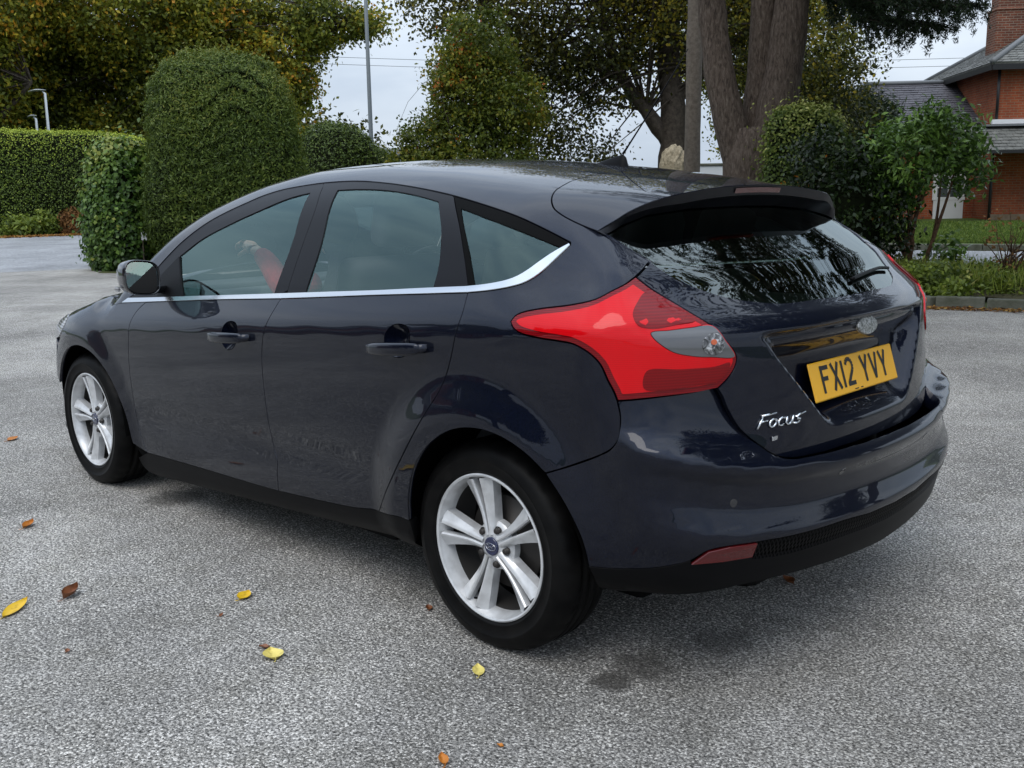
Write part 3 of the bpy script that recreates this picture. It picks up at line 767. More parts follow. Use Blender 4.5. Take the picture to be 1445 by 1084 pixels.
# honeycomb bars of the mesh strip
U0 = Corner.uv(np.vstack([bl0[i0:], mir(bl0[i0:])[::-1][1:]])); U1 = Corner.uv(np.vstack([ml, mir(ml)[::-1][1:]]))
def along(U, t):
    d = np.r_[0, np.cumsum(np.linalg.norm(np.diff(U, axis=0), axis=1))]; d /= d[-1]
    return np.c_[np.interp(t, d, U[:, 0]), np.interp(t, d, U[:, 1])]
bmV = []; bmF = []
RQ = []
def ribbon(Ua, Ub, w=.0016):
    d = Ub-Ua; nn_ = np.array([-d[1], d[0]])/max(np.linalg.norm(d), 1e-9)*w
    RQ.extend([Ua-nn_, Ub-nn_, Ub+nn_, Ua+nn_])
NT = 92
for row in range(4):
    f0, f1 = row/4, (row+1)/4
    for k in range(NT):
        ta, tb = (k+(.5 if row % 2 else 0))/NT, (k+(0 if row % 2 else .5))/NT
        if max(ta, tb) > 1: continue
        A = along(U0, [ta])[0]*(1-f0)+along(U1, [ta])[0]*f0; B_ = along(U0, [tb])[0]*(1-f1)+along(U1, [tb])[0]*f1
        ribbon(A, B_)
        tc_ = (k+(1 if not row % 2 else .5))/NT
        if row % 2: A2 = along(U0, [ta])[0]*(1-f0)+along(U1, [ta])[0]*f0; B2 = along(U0, [min(1, (k+1)/NT)])[0]*(1-f1)+along(U1, [min(1, (k+1)/NT)])[0]*f1
        else: A2 = along(U0, [min(1, (k+1)/NT)])[0]*(1-f0)+along(U1, [min(1, (k+1)/NT)])[0]*f0; B2 = B_
        ribbon(A2, B2)
O, D, t0, t1 = Corner.line(np.array(RQ)); bmV, ok = hit(F_bump, O, D, t0, t1); bmF = [(4*i, 4*i+1, 4*i+2, 4*i+3) for i in range(len(RQ)//4)]
tag(mesh_np('mesh_grille', bmV, bmF, BLACK, bumper, False), kind='stuff')
# parking sensors and towing cover
for i, q in enumerate([PTS['sens'][0], PTS['sens'][1], mir(PTS['sens'][1]), mir(PTS['sens'][0])]):
    U = Corner.uv(q[None]); rg = np.array([[U[0, 0]+.011*math.cos(a), U[0, 1]+.011*math.sin(a)] for a in np.linspace(0, 2*math.pi, 17)[:-1]])
    O, D, t0, t1 = Corner.line(rg); P, ok = hit(F_bump, O, D, t0, t1)
    panel('parking_sensor', F_bump, Corner, [P], GLOSS, bumper, inset=0, off=.0012, skirt=.002, res=.01)

# number plate, badge and lettering
YEL = simple('plate_yellow', (.80, .40, .010), .5, coat=.1)
BLK = simple('plate_letter', (.006, .006, .006), .5)
def strokes(glyph, w):
    """thick poly-lines -> list of quads in glyph space"""
    Q = []
    for st in glyph:
        for (x0, y0), (x1, y1) in zip(st[:-1], st[1:]):
            d = np.array([x1-x0, y1-y0]); l = np.linalg.norm(d); d = d/l; n_ = np.array([-d[1], d[0]])*w/2
            a = np.array([x0, y0])-d*0; b = np.array([x1, y1])+d*0
            Q.append([a-n_, b-n_, b+n_, a+n_])
    return Q
arc2 = [(.25+.20*math.cos(a), .58+.21*math.sin(a)-.0) for a in np.linspace(R(165), R(-35), 10)]
GL = {'F': (.50, [[(.07, 0), (.07, .79)], [(.0, .72), (.48, .72)], [(.0, .41), (.40, .41)]]),
      'X': (.50, [[(.05, 0), (.45, .79)], [(.45, 0), (.05, .79)]]),
      '1': (.14, [[(.07, 0), (.07, .79)]]),
      '2': (.50, [arc2+[(.08, .10)], [(.02, .07), (.48, .07)]]),
      'Y': (.50, [[(.25, 0), (.25, .36)], [(.25, .34), (.05, .79)], [(.25, .34), (.45, .79)]]),
      'V': (.50, [[(.05, .79), (.25, .02)], [(.45, .79), (.25, .02)]]),
      ' ': (.22, [])}
pt = R(17)
pr = empty('number_plate', (0, 0, 0), car)
pr.location = (-.683, 0, .785); pr['label'] = 'yellow rear number plate'
pu = Vector((math.sin(pt), 0, math.cos(pt))); pn = Vector((-math.cos(pt), 0, math.sin(pt)))
bm = rbox((.520, .111, .006), bev=.003, seg=1)
for v in bm.verts: v.co = Vector((0, -1, 0))*v.co.x+pu*v.co.y+pn*v.co.z
bmesh.ops.recalc_face_normals(bm, faces=bm.faces)
bm_obj('plate', bm, YEL, pr)
txt = 'FX12 YVY'; X = 0
wid = sum(GL[c][0]+.11 for c in txt)-.11
def on_plate(a, b, h): return Vector((0, -1, 0))*a+pu*b+pn*h
for c in txt:
    w_, g_ = GL[c]; V = []; Fs = []
    for i, q in enumerate(strokes(g_, .125)):
        s = len(V)
        for p_ in q: V.append(on_plate((float(p_[0])+X-wid/2)*.1, (float(p_[1])-.395)*.1+.003, .0040+i*.00001))
        Fs.append((s, s+1, s+2, s+3))
    if V: mesh_np('character', V, Fs, BLK, pr, False)
    X += w_+.11
for x0, x1 in ((-.028, -.004), (.010, .024)):
    mesh_np('small_print', [on_plate(a, b, .0040) for a, b in ((x0, -.0495), (x1, -.0495), (x1, -.0465), (x0, -.0465))], [(0, 1, 2, 3)], BLK, pr, False)
# oval badge
def oval(name, c, nrm, a, b, th_, mat, parent, up=(0, 0, 1), n=40):
    nrm = Vector(nrm).normalized(); s_ = Vector(up).cross(nrm).normalized(); u_ = nrm.cross(s_)
    V = []; Fs = []
    for k, (sc_, h_) in enumerate(((1, 0), (1, th_*.6), (.94, th_), (.86, th_*.9), (.5, th_*1.15))):
        for i in range(n):
            q = 2*math.pi*i/n; V.append(Vector(c)+s_*a*sc_*math.cos(q)+u_*b*sc_*math.sin(q)+nrm*h_)
    for k in range(4):
        for i in range(n): j = (i+1) % n; Fs.append((k*n+i, k*n+j, (k+1)*n+j, (k+1)*n+i))
    V.append(Vector(c)+nrm*th_*1.2)
    for i in range(n): Fs.append((4*n+i, 4*n+(i+1) % n, 5*n))
    return mesh_np(name, V, Fs, mat, parent, True)
def worn_mat():
    m, t, b = new_mat('worn_badge')
    g = nd(t, 'ShaderNodeNewGeometry'); n = nd(t, 'ShaderNodeTexNoise', i_Scale=140, i_Detail=5, i_Roughness=.7)
    r = ramp(t, [(.38, (.10, .10, .09)), (.5, (.30, .30, .28)), (.68, (.62, .62, .60))])
    t.links.new(g.outputs['Position'], n.inputs['Vector']); t.links.new(n.outputs['Fac'], r.inputs['Fac']); t.links.new(r.outputs['Color'], b.inputs['Base Color'])
    b.inputs['Metallic'].default_value = .6; b.inputs['Roughness'].default_value = .42
    return m
WORN = worn_mat()
bx, ok = hit(F_body, np.array([[-1.3, 0, .925]]), np.array([[1., 0, 0]]), 0, 1.6)
nb = grad(F_body, bx)[0]
oval('badge', bx[0], (-.97, 0, .22), .060, .027, .010, WORN, tg)
# lettering on the tailgate
foc = [[[(0, 0), (.14, .48)], [(.06, .50), (.66, .56)], [(.04, .26), (.34, .30)]],
       [[(.62+.14*math.cos(a), .17+.16*math.sin(a)) for a in np.linspace(0, 2*math.pi, 13)]],
       [[(1.02+.15*math.cos(a), .17+.16*math.sin(a)) for a in np.linspace(R(45), R(315), 10)]],
       [[(1.22, .33), (1.22, .10), (1.30, .01), (1.42, .03), (1.48, .12)], [(1.50, .34), (1.50, .0)]],
       [[(2.06, .40), (1.78, .33), (1.66, .25), (1.72, .19), (1.86, .15), (1.86, .05), (1.74, 0), (1.58, .02)]]]
for g_ in foc:
    V = []; Fs = []
    for st in g_:
        st = [(x+y*.30, y) for x, y in st]
        yz = np.array([[.528-.080*x, .702+.066*y] for x, y in st])
        P, ok = hit(F_body, np.c_[np.full(len(yz), -1.3), yz], np.tile([1., 0, 0], (len(yz), 1)), 0, 1.6)
        v, f = tube([tuple(p_) for p_ in P+grad(F_body, P)*.003], .0034, 6)
        s = len(V); V += v; Fs += [tuple(s+i for i in q) for q in f]
    mesh_np('letter', V, Fs, CHROME, tg)
yz = np.array([[.47, .672]]); P, ok = hit(F_body, np.c_[[-1.3], yz], np.array([[1., 0, 0]]), 0, 1.6)
bm_obj('small_badge', rbox((.004, .026, .012), tuple(P[0]+np.array([-.001, 0, 0])), .001, 1), CHROME, tg)
# rear wiper
wp = [(-.50, 1.048), (-.42, 1.053), (-.32, 1.051), (-.22, 1.046), (-.12, 1.040)]
P, ok = hit(F_body, np.array([(-1.3, y, z) for y, z in wp]), np.tile([1., 0, 0], (5, 1)), 0, 1.6)
P = P+np.array([-.003, 0, .006])
v, f = tube(catmull(P, .02), .0065, 8, squash=.8)
wo = mesh_np('rear_wiper', v, f, BLACK, tg)

# roof aerial
fin = empty('roof_aerial', (.24, 0, 0), car)
V = []; Fs = []; K = 12; M = 12
zr = lambda x: float(roof_z(np.float64(x), 0.))
for i in range(K+1):
    s = i/K; x = .31-.15*s; h_ = .050*(s**.9)*(1 if s < .86 else max(0, (1-s)/.14)**.6); wd = .022*(1-(2*s-1)**4)**.5*(.35+.65*s)+.001
    for k in range(M):
        q = math.pi*k/(M-1); V.append((x-.24, wd*math.cos(q)*(1-.55*math.sin(q)), zr(x)-.004+max(h_, .003)*math.sin(q)))
for i in range(K):
    for k in range(M-1): Fs.append((i*M+k, i*M+k+1, (i+1)*M+k+1, (i+1)*M+k))
mesh_np('base', V, Fs, BLACK, fin)
v, f = tube([(-.055, 0, zr(.18)+.040), (-.075, 0, zr(.16)+.065), (-.20, 0, zr(.1)+.22), (-.315, 0, zr(.1)+.365)], [.0045, .0030, .0022, .0016], 6)
mesh_np('whip', v, f, BLACK, fin)

# ------------------------------------------------------------------ wheels
def make_wheel():
    w = empty('wheel', (0, 0, 0), car)
    # local frame: outward = +y, y=0 at the outer rim edge
    prof = [(.2165, -.010), (.220, -.002), (.228, .003), (.231, .0065), (.234, .0045), (.250, .0095), (.262, .0115), (.264, .0135), (.268, .0125), (.284, .008), (.298, -.001), (.3065, -.013), (.3125, -.026), (.3155, -.042)]
    for c in (-.062, -.095, -.128): prof += [(.316, c+.0055), (.309, c+.004), (.309, c-.004), (.316, c-.0055)]
    prof += [(.3155, -.150), (.3125, -.166), (.298, -.190), (.268, -.203), (.232, -.196), (.2165, -.185)]
    n = 128
    V, Fs = lathe(prof, n)
    V = [list(v) for v in V]
    m = len(prof)
    for i in range(n):
        if i % 4 == 0:
            for k in (11, 12, 13):
                r = math.hypot(V[i*m+k][0], V[i*m+k][2]); f = (r-.0045)/r
                V[i*m+k][0] *= f; V[i*m+k][2] *= f
    for v in V: v[2] = max(v[2], -.3065)
    ty = mesh_np('tyre', V, [q[::-1] for q in Fs], RUBBER, w)
    prof = [(.2105, -.004), (.2185, .0015), (.2215, .000), (.2215, -.010), (.2165, -.012)]
    lip = [(.1995, -.050), (.2005, -.040), (.2035, -.020), (.2085, -.010), (.2115, .000), (.2165, .003), (.2205, .001), (.2215, -.008)]
    V, Fs = lathe(lip, 96)
    # spokes: five pairs
    V = [tuple(v) for v in V]; Fs = [q[::-1] for q in Fs]
    def face(r, t, sgn):
        return None
    rs = [.034, .055, .075, .095, .12, .15, .18, .2035]
    for k in range(5):
        a0 = R(4+72*k)
        ca, sa = math.cos(a0), math.sin(a0)
        for sg in (1, -1):
            s0 = len(V)
            for r in rs:
                u = (r-.034)/.1695
                inn = .0030+.0105*max(0, u-.30)/.70               # slot edge
                rid = inn+.0095+.002*u                             # ridge
                out = rid+.010+.024*u**1.7                         # trailing flank
                dr = -.014+.010*u-.010*math.sin(math.pi*u)*.6      # ridge height
                pts_ = [(inn*.9, dr-.022), (inn, dr-.004), (inn+.004, dr), (rid, dr-.001), (rid+.0045, dr-.005), (out, dr-.013-.002*u), (out+.001, dr-.044)]
                for tt, d in pts_:
                    V.append((r*ca-sg*tt*sa, d, r*sa+sg*tt*ca))
            mm = 7
            for i in range(len(rs)-1):
                for j in range(mm-1):
                    q = (s0+i*mm+j, s0+i*mm+j+1, s0+(i+1)*mm+j+1, s0+(i+1)*mm+j)
                    Fs.append(q if sg < 0 else q[::-1])
    # hub disc with the bolt seats
    hub = [(.001, -.020), (.030, -.020), (.036, -.019), (.046, -.024), (.066, -.032), (.074, -.040), (.076, -.060)]
    v, f = lathe(hub, 60); s0 = len(V); V += v; Fs += [tuple(s0+i for i in q) for q in f]
    rim = mesh_np('rim', V, Fs, SILVER, w)
    bm = bmesh.new(); bm.from_mesh(rim.data)
    for e in bm.edges:
        if len(e.link_faces) == 2 and e.calc_face_angle(0) > R(38): e.smooth = False
    bm.to_mesh(rim.data); bm.free()
    for k in range(5):
        a = R(40+72*k); c = Vector((.054*math.cos(a), -.026, .054*math.sin(a)))
        v, f = lathe([(.0135, .0), (.0125, .002), (.0115, -.004), (.0095, -.004), (.0090, .009), (.0075, .011), (.0003, .011)], 12)
        mesh_np('wheel_bolt', [Vector(p_)+c for p_ in v], f, STEEL, w)
    cap = oval('hub_cap', (0, -.020, 0), (0, 1, 0), .0275, .0275, .006, CAPBLUE, w)
    # tiny script on the cap
    st = [(-.015, -.002), (-.012, .005), (-.006, .006), (-.009, -.005), (-.003, .001), (.001, -.003), (.004, .003), (.007, -.003), (.011, .004), (.014, .006)]
    v, f = tube([(-x, -.0122, y) for x, y in st], .0009, 5); v = [Vector((p_.x, p_.y, p_.z)) for p_ in v]
    mesh_np('cap_script', v, f, BRIGHT, w)
    v, f = tube([(.0205*math.cos(a), -.0128, .0105*math.sin(a)) for a in np.linspace(0, 2*math.pi, 25)], .0008, 5, caps=False)
    mesh_np('cap_ring', v, f, BRIGHT, w)
    v, f = lathe([(.05, -.155), (.196, -.155), (.198, -.060), (.1992, -.0505)], 60)
    mesh_np('rim_barrel', v, [q[::-1] for q in f], simple('shaded_barrel', (.035, .033, .031), .6, spec=.2), w)  # deep barrel coloured dark to stand for the shade behind the spokes
    v, f = lathe([(.06, -.075), (.06, -.080), (.140, -.080), (.142, -.084), (.142, -.100), (.06, -.100)], 48)
    mesh_np('brake_disc', v, f, STEEL, w)
    v, f = lathe([(.05, -.078), (.05, -.11), (.19, -.13), (.196, -.16), (.05, -.16)], 40)
    mesh_np('brake_backplate', v, f, MATTE, w)
    v, f = tube([(.194*math.cos(R(290)), -.03, .194*math.sin(R(290))), (.186*math.cos(R(291)), -.008, .186*math.sin(R(291)))], .0035, 6)
    mesh_np('valve', v, f, BLACK, w)
    return w
w0 = make_wheel()
for i, (x, y, rz, spin) in enumerate(((0, .860, 0, 0), (2.648, .866, 0, 1), (0, -.860, math.pi, 20), (2.648, -.866, math.pi, 40))):
    w = w0 if i == 0 else copy_tree(w0, car)
    w.location = (x, y, .3065); w.rotation_euler = (0, 0, rz)
# wheel housings
for x, rr in ((-.015, .372), (2.63, .375)):
    for sg in (1, -1):
        V = []; Fs = []; n = 30
        for i in range(n+1):
            a = R(-4)+R(188)*i/n
            for yy_, rr_ in ((.885, rr-.006), (.86, rr), (.52, rr), (.50, .05)):
                xx = x+rr_*math.cos(a); zz = .315+rr_*math.sin(a)
                if yy_ > .6 and zz > .25:
                    lim = float(side_y(np.float64(xx), np.float64(max(zz, .25))))-.016
                    yv = min(yy_, lim)
                else: yv = min(yy_, .80)
                V.append((xx, sg*yv, zz))
        for i in range(n):
            for k in range(3): Fs.append((i*4+k, i*4+k+1, (i+1)*4+k+1, (i+1)*4+k))
        mesh_np('wheel_housing', V, Fs, MATTE, car)
# floor pan
bm = rbox((3.7, 1.30, .10), (1.45, 0, .24), .02)
rbox((1.55, 1.60, .10), (1.27, 0, .24), .02, bm=bm)
rbox((.30, 1.00, .22), (-.50, 0, .34), .05, bm=bm)
bm_obj('floor_pan', bm, MATTE, car)

# ------------------------------------------------------------------ mirrors
for sg in (1, -1):
    mr = empty('wing_mirror', (1.92, sg*.93, 1.01), car)
    V = []; Fs = []; K = 9; M = 28
    def sq(q, a, b, p_=.62):
        c, s = math.cos(q), math.sin(q)
        return a*abs(c)**p_*np.sign(c), b*abs(s)**p_*np.sign(s)
    for i, (dx, sc_) in enumerate(((-.052, .93), (-.060, .97), (-.056, 1.0), (-.03, 1.0), (.005, .97), (.035, .88), (.058, .72), (.072, .48), (.078, .10))):
        for k in range(M):
            yv, zv = sq(2*math.pi*k/M, .088*sc_, .070*sc_)
            lean = .010*(yv/.088)
            V.append((dx-.030*(yv/.088)+.0, sg*(yv+.006), zv+lean))
    for i in range(K-1):
        for k in range(M):
            l = (k+1) % M; Fs.append((i*M+k, i*M+l, (i+1)*M+l, (i+1)*M+k))
    hs = mesh_np('housing', V, Fs, GLOSS, mr)
    bm = bmesh.new(); bm.from_mesh(hs.data); bmesh.ops.recalc_face_normals(bm, faces=bm.faces); bm.to_mesh(hs.data); bm.free()
    V = [(-.050-.030*(yv/.088), sg*(yv+.006), zv+.010*(yv/.088)) for k in range(M) for yv, zv in [sq(2*math.pi*k/M, .080, .062)]]
    mesh_np('mirror_glass', V, [tuple(range(M))[::-sg]], MIRRORM, mr, False)
    bm = rbox((.05, .07, .030), (-.005, sg*-.095, -.055), .01); bm_obj('arm', bm, BLACK, mr)
    bm = rbox((.03, .012, .020), (.0, sg*.089, -.042), .004); bm_obj('indicator', bm, CLEARL, mr)
    tri = PTS['mirror_base']; tri = tri if sg > 0 else tri
    panel('mirror_base', F_body, Ring, [tri], BLACK, car, inset=.001, off=.002, skirt=.01, flip=sg < 0, res=.03)

# ------------------------------------------------------------------ cabin
bm = rbox((.42, 1.36, .30), (2.02, 0, .78), .06, 3); rbox((.30, 1.30, .10), (2.10, 0, .90), .04, 3, bm=bm); rbox((.5, .22, .30), (1.55, 0, .50), .04, 2, bm=bm)
bm_obj('dashboard', bm, DARKIN, car, True)
def seat(x, y, wdt, back=.62, lean=14, head=True, hx=None):
    s = empty('seat', (x, y, .30), car)
    bm = rbox((.50, wdt, .16), (.10, 0, .12), .05, 3); bm_obj('cushion', bm, SEATM, s, True)
    rt = Matrix.Rotation(R(-lean), 3, 'Y')
    bm = rbox((.13, wdt, back), (-.20, 0, .18+back*.5), .05, 3, rot=rt); bm_obj('backrest', bm, SEATM, s, True)
    for hy in (hx or [0]):
        bm = rbox((.10, .27, .20), (-.20-.02-math.sin(R(lean))*back*.62, hy, .18+back+.13), .045, 3, rot=rt); bm_obj('headrest', bm, SEATM, s, True)
    return s
seat(1.22, .37, .50); seat(1.22, -.37, .50)
seat(.36, 0, 1.28, .55, 20, hx=(-.38, .38))
V, Fs = lathe([(.185+.015*math.cos(a), .015*math.sin(a)) for a in np.linspace(0, 2*math.pi, 11)[:-1]], 32, closed=True)
sw = empty('steering_wheel', (1.68, -.37, .90), car); sw.rotation_euler = (0, 0, 0)
rt = Matrix.Rotation(R(90), 3, 'Z') @ Matrix.Rotation(R(-24), 3, 'X')
mesh_np('wheel_rim', [rt @ Vector(v) for v in V], Fs, BLACK, sw)
bm = rbox((.13, .05, .11), (0, 0, 0), .03, 2, rot=None); bmesh.ops.transform(bm, matrix=rt.to_4x4(), verts=bm.verts); bm_obj('boss', bm, BLACK, sw, True)
bm = rbox((.36, .012, .03), (0, 0, 0), .005, 1); rbox((.03, .012, .17), (0, 0, -.09), .005, 1, bm=bm); bmesh.ops.transform(bm, matrix=rt.to_4x4(), verts=bm.verts); bm_obj('spoke', bm, BRIGHT, sw)
bm = rbox((.02, .22, .065), (1.62, 0, 1.30), .012, 2); rbox((.02, .02, .08), (1.65, 0, 1.34), .004, 1, bm=bm); bm_obj('rear_view_mirror', bm, DARKIN, car, True)
bm = rbox((.75, 1.20, .02), (-.22, 0, .93), .008, 1); bm_obj('parcel_shelf', bm, DARKIN, car)
hl = top_pts([(1.45, 0), (.2, 0)])
panel('headlining', F_roof, Ring, [np.array([[1.46, .40, 1.38], [1.46, 0, 1.42], [1.46, -.40, 1.38], [.8, -.42, 1.38], [.05, -.42, 1.33], [.05, 0, 1.38], [.05, .42, 1.33], [.8, .42, 1.38]])], simple('headlining', (.32, .32, .30), .9), car, inset=0, off=-.02, skirt=0, res=.08)
# ------------------------------------------------------------------ ground, roads, beds
RG = np.random.default_rng(11)
def ground_sheet(name, poly, z, mat, sub=None):
    bm = bmesh.new(); vs = [bm.verts.new((x, y, z)) for x, y in poly]; f = bm.faces.new(vs)
    if f.normal.z < 0 or True:
        bm.normal_update()
        if f.normal.z < 0: f.normal_flip()
    bmesh.ops.triangulate(bm, faces=bm.faces)
    return tag(bm_obj(name, bm, mat), kind='structure')
def tarmac_mat(name, lo, hi, scale=150, wet=.5, blotch=.5, stains=()):
    m, t, b = new_mat(name); g = nd(t, 'ShaderNodeNewGeometry'); lk = t.links.new
    v = nd(t, 'ShaderNodeTexVoronoi', i_Scale=scale); lk(g.outputs['Position'], v.inputs['Vector'])
    wn = nd(t, 'ShaderNodeTexNoise', i_Scale=scale*.62, i_Detail=3, i_Roughness=.7); lk(g.outputs['Position'], wn.inputs['Vector'])
    r = ramp(t, [(.36, lo), (.52, tuple((a+c)*.45 for a, c in zip(lo, hi))), (.68, hi)]); lk(wn.outputs['Fac'], r.inputs['Fac'])
    # single stones differ in tone
    sep = nd(t, 'ShaderNodeSeparateColor'); lk(v.outputs['Color'], sep.inputs['Color'])
    m1 = nd(t, 'ShaderNodeMath', operation='MULTIPLY_ADD'); m1.inputs[1].default_value = 1.0; m1.inputs[2].default_value = .5; lk(sep.outputs['Red'], m1.inputs[0])
    n2 = nd(t, 'ShaderNodeTexNoise', i_Scale=.55, i_Detail=6, i_Roughness=.65); lk(g.outputs['Position'], n2.inputs['Vector'])
    r2 = ramp(t, [(.30, (1-blotch*.55,)*3), (.70, (1+blotch*.35,)*3)]); lk(n2.outputs['Fac'], r2.inputs['Fac'])
    n4 = nd(t, 'ShaderNodeTexNoise', i_Scale=5, i_Detail=5, i_Roughness=.7); lk(g.outputs['Position'], n4.inputs['Vector'])
    r4 = ramp(t, [(.30, (.80, .79, .76)), (.65, (1.08, 1.08, 1.09))]); lk(n4.outputs['Fac'], r4.inputs['Fac'])
    mx1 = nd(t, 'ShaderNodeMix', data_type='RGBA', blend_type='MULTIPLY'); mx1.inputs[0].default_value = 1; lk(r.outputs['Color'], mx1.inputs['A']); lk(r2.outputs['Color'], mx1.inputs['B'])
    mx2 = nd(t, 'ShaderNodeMix', data_type='RGBA', blend_type='MULTIPLY'); mx2.inputs[0].default_value = 1; lk(mx1.outputs['Result'], mx2.inputs['A']); lk(m1.outputs[0], mx2.inputs['B'])
    mx4 = nd(t, 'ShaderNodeMix', data_type='RGBA', blend_type='MULTIPLY'); mx4.inputs[0].default_value = 1; lk(mx2.outputs['Result'], mx4.inputs['A']); lk(r4.outputs['Color'], mx4.inputs['B'])
    out = mx4.outputs['Result']
    chip = nd(t, 'ShaderNodeMath', operation='GREATER_THAN'); chip.inputs[1].default_value = .93; lk(sep.outputs['Green'], chip.inputs[0])
    mxc = nd(t, 'ShaderNodeMix', data_type='RGBA'); lk(chip.outputs[0], mxc.inputs[0]); lk(out, mxc.inputs['A']); mxc.inputs['B'].default_value = (*[c*1.05 for c in hi], 1); out = mxc.outputs['Result']
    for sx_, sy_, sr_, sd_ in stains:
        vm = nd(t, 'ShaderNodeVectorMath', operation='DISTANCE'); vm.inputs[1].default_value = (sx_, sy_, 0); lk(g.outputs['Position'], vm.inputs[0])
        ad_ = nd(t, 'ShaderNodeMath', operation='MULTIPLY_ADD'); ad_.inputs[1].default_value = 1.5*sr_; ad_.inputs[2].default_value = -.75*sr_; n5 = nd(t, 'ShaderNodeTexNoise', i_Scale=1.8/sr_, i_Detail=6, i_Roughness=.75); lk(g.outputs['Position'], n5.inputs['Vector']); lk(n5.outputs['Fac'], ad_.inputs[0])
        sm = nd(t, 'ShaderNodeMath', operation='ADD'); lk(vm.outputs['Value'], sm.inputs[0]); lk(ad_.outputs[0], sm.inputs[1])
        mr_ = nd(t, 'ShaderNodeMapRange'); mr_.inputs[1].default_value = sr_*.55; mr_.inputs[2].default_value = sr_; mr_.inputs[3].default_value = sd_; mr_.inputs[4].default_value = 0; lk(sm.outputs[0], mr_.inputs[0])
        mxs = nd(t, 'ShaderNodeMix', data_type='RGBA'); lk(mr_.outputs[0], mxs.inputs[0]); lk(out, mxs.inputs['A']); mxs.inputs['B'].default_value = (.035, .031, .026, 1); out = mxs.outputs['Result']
    lk(out, b.inputs['Base Color'])
    b.inputs['Roughness'].default_value = 1-wet*.55; b.inputs['Specular IOR Level'].default_value = .35+wet*.2
    bp = nd(t, 'ShaderNodeBump', i_Strength=.9, i_Distance=.006); 
    ad = nd(t, 'ShaderNodeMath', operation='SUBTRACT'); lk(wn.outputs['Fac'], ad.inputs[0]); lk(v.outputs['Distance'], ad.inputs[1]); lk(ad.outputs[0], bp.inputs['Height'])
    lk(bp.outputs['Normal'], b.inputs['Normal'])
    return m
def noise_mat(name, stops, scale, rough=.9, detail=6, bump=0, bscale=None, vec='Position', spec=.3):
    m, t, b = new_mat(name); g = nd(t, 'ShaderNodeNewGeometry'); n = nd(t, 'ShaderNodeTexNoise', i_Scale=scale, i_Detail=detail, i_Roughness=.65)
    r = ramp(t, stops); t.links.new(g.outputs['Position'], n.inputs['Vector']); t.links.new(n.outputs['Fac'], r.inputs['Fac']); t.links.new(r.outputs['Color'], b.inputs['Base Color'])
    b.inputs['Roughness'].default_value = rough; b.inputs['Specular IOR Level'].default_value = spec
    if bump:
        bp = nd(t, 'ShaderNodeBump', i_Strength=bump, i_Distance=.02)
        n2 = nd(t, 'ShaderNodeTexNoise', i_Scale=bscale or scale*3, i_Detail=6); t.links.new(g.outputs['Position'], n2.inputs['Vector'])
        t.links.new(n2.outputs['Fac'], bp.inputs['Height']); t.links.new(bp.outputs['Normal'], b.inputs['Normal'])
    return m
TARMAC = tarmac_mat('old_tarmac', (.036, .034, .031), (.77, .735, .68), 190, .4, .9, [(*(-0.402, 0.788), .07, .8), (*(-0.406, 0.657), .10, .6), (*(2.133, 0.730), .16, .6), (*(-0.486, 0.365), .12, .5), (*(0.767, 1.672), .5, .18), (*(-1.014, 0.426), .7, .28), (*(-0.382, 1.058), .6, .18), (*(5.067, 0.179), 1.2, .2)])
ROADM = tarmac_mat('wet_road', (.22, .225, .235), (.42, .43, .45), 60, .8, .8)
GRASSM = noise_mat('lawn_green', [(.3, (.040, .065, .012)), (.7, (.085, .125, .025))], 1.3, .9, 8, .5, 60)
EARTH = noise_mat('bed_earth', [(.3, (.035, .028, .016)), (.7, (.08, .075, .035))], 3, .95, 8, .6, 20)
EARTHG = noise_mat('verge_grass', [(.3, (.040, .050, .014)), (.7, (.085, .095, .028))], 2.2, .95, 8, .8, 40)
FIELD = noise_mat('far_ground', [(.3, (.05, .07, .025)), (.7, (.09, .11, .04))], .1, .95)
KERBM = noise_mat('kerb_concrete', [(.3, (.075, .08, .055)), (.7, (.16, .16, .13))], 6, .9, 8, .4, 40)

bm = bmesh.new(); bmesh.ops.create_circle(bm, cap_ends=True, segments=64, radius=900); tag(bm_obj('ground', bm, FIELD, loc=(0, 0, -.02)), kind='structure')
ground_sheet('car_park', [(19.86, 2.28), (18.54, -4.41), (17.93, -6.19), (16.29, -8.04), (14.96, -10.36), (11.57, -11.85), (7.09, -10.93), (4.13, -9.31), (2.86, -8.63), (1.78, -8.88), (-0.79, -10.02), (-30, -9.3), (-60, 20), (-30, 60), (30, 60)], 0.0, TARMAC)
ground_sheet('road', [(18.95, 3.69), (18.60, -1.07), (17.11, -5.82), (15.60, -7.64), (14.17, -9.75), (11.23, -11.48), (6.81, -10.52), (3.95, -8.95), (9.07, -19.02), (14.56, -22.18), (27.89, -29.45), (39.79, -24.59), (43.54, -17.75), (45.14, -13.76), (42.52, -3.54), (42.93, 4.68)], -.006, ROADM)
ground_sheet('lane', [(5.30, -10.95), (4.65, -11.61), (2.89, -12.30), (-2.32, -15.18), (-2.48, -25.18), (5.28, -19.62), (8.01, -18.87), (9.07, -19.02)], -.004, ROADM)
ground_sheet('verge', [(16.67, -5.33), (15.10, -6.07), (13.72, -7.81), (12.13, -10.15), (9.03, -10.87), (6.48, -10.02), (5.28, -9.93), (9.24, -18.37), (16.36, -23.37), (18.62, -16.09), (21.35, -14.34), (17.97, -8.53), (18.30, -6.58)], .006, EARTHG)
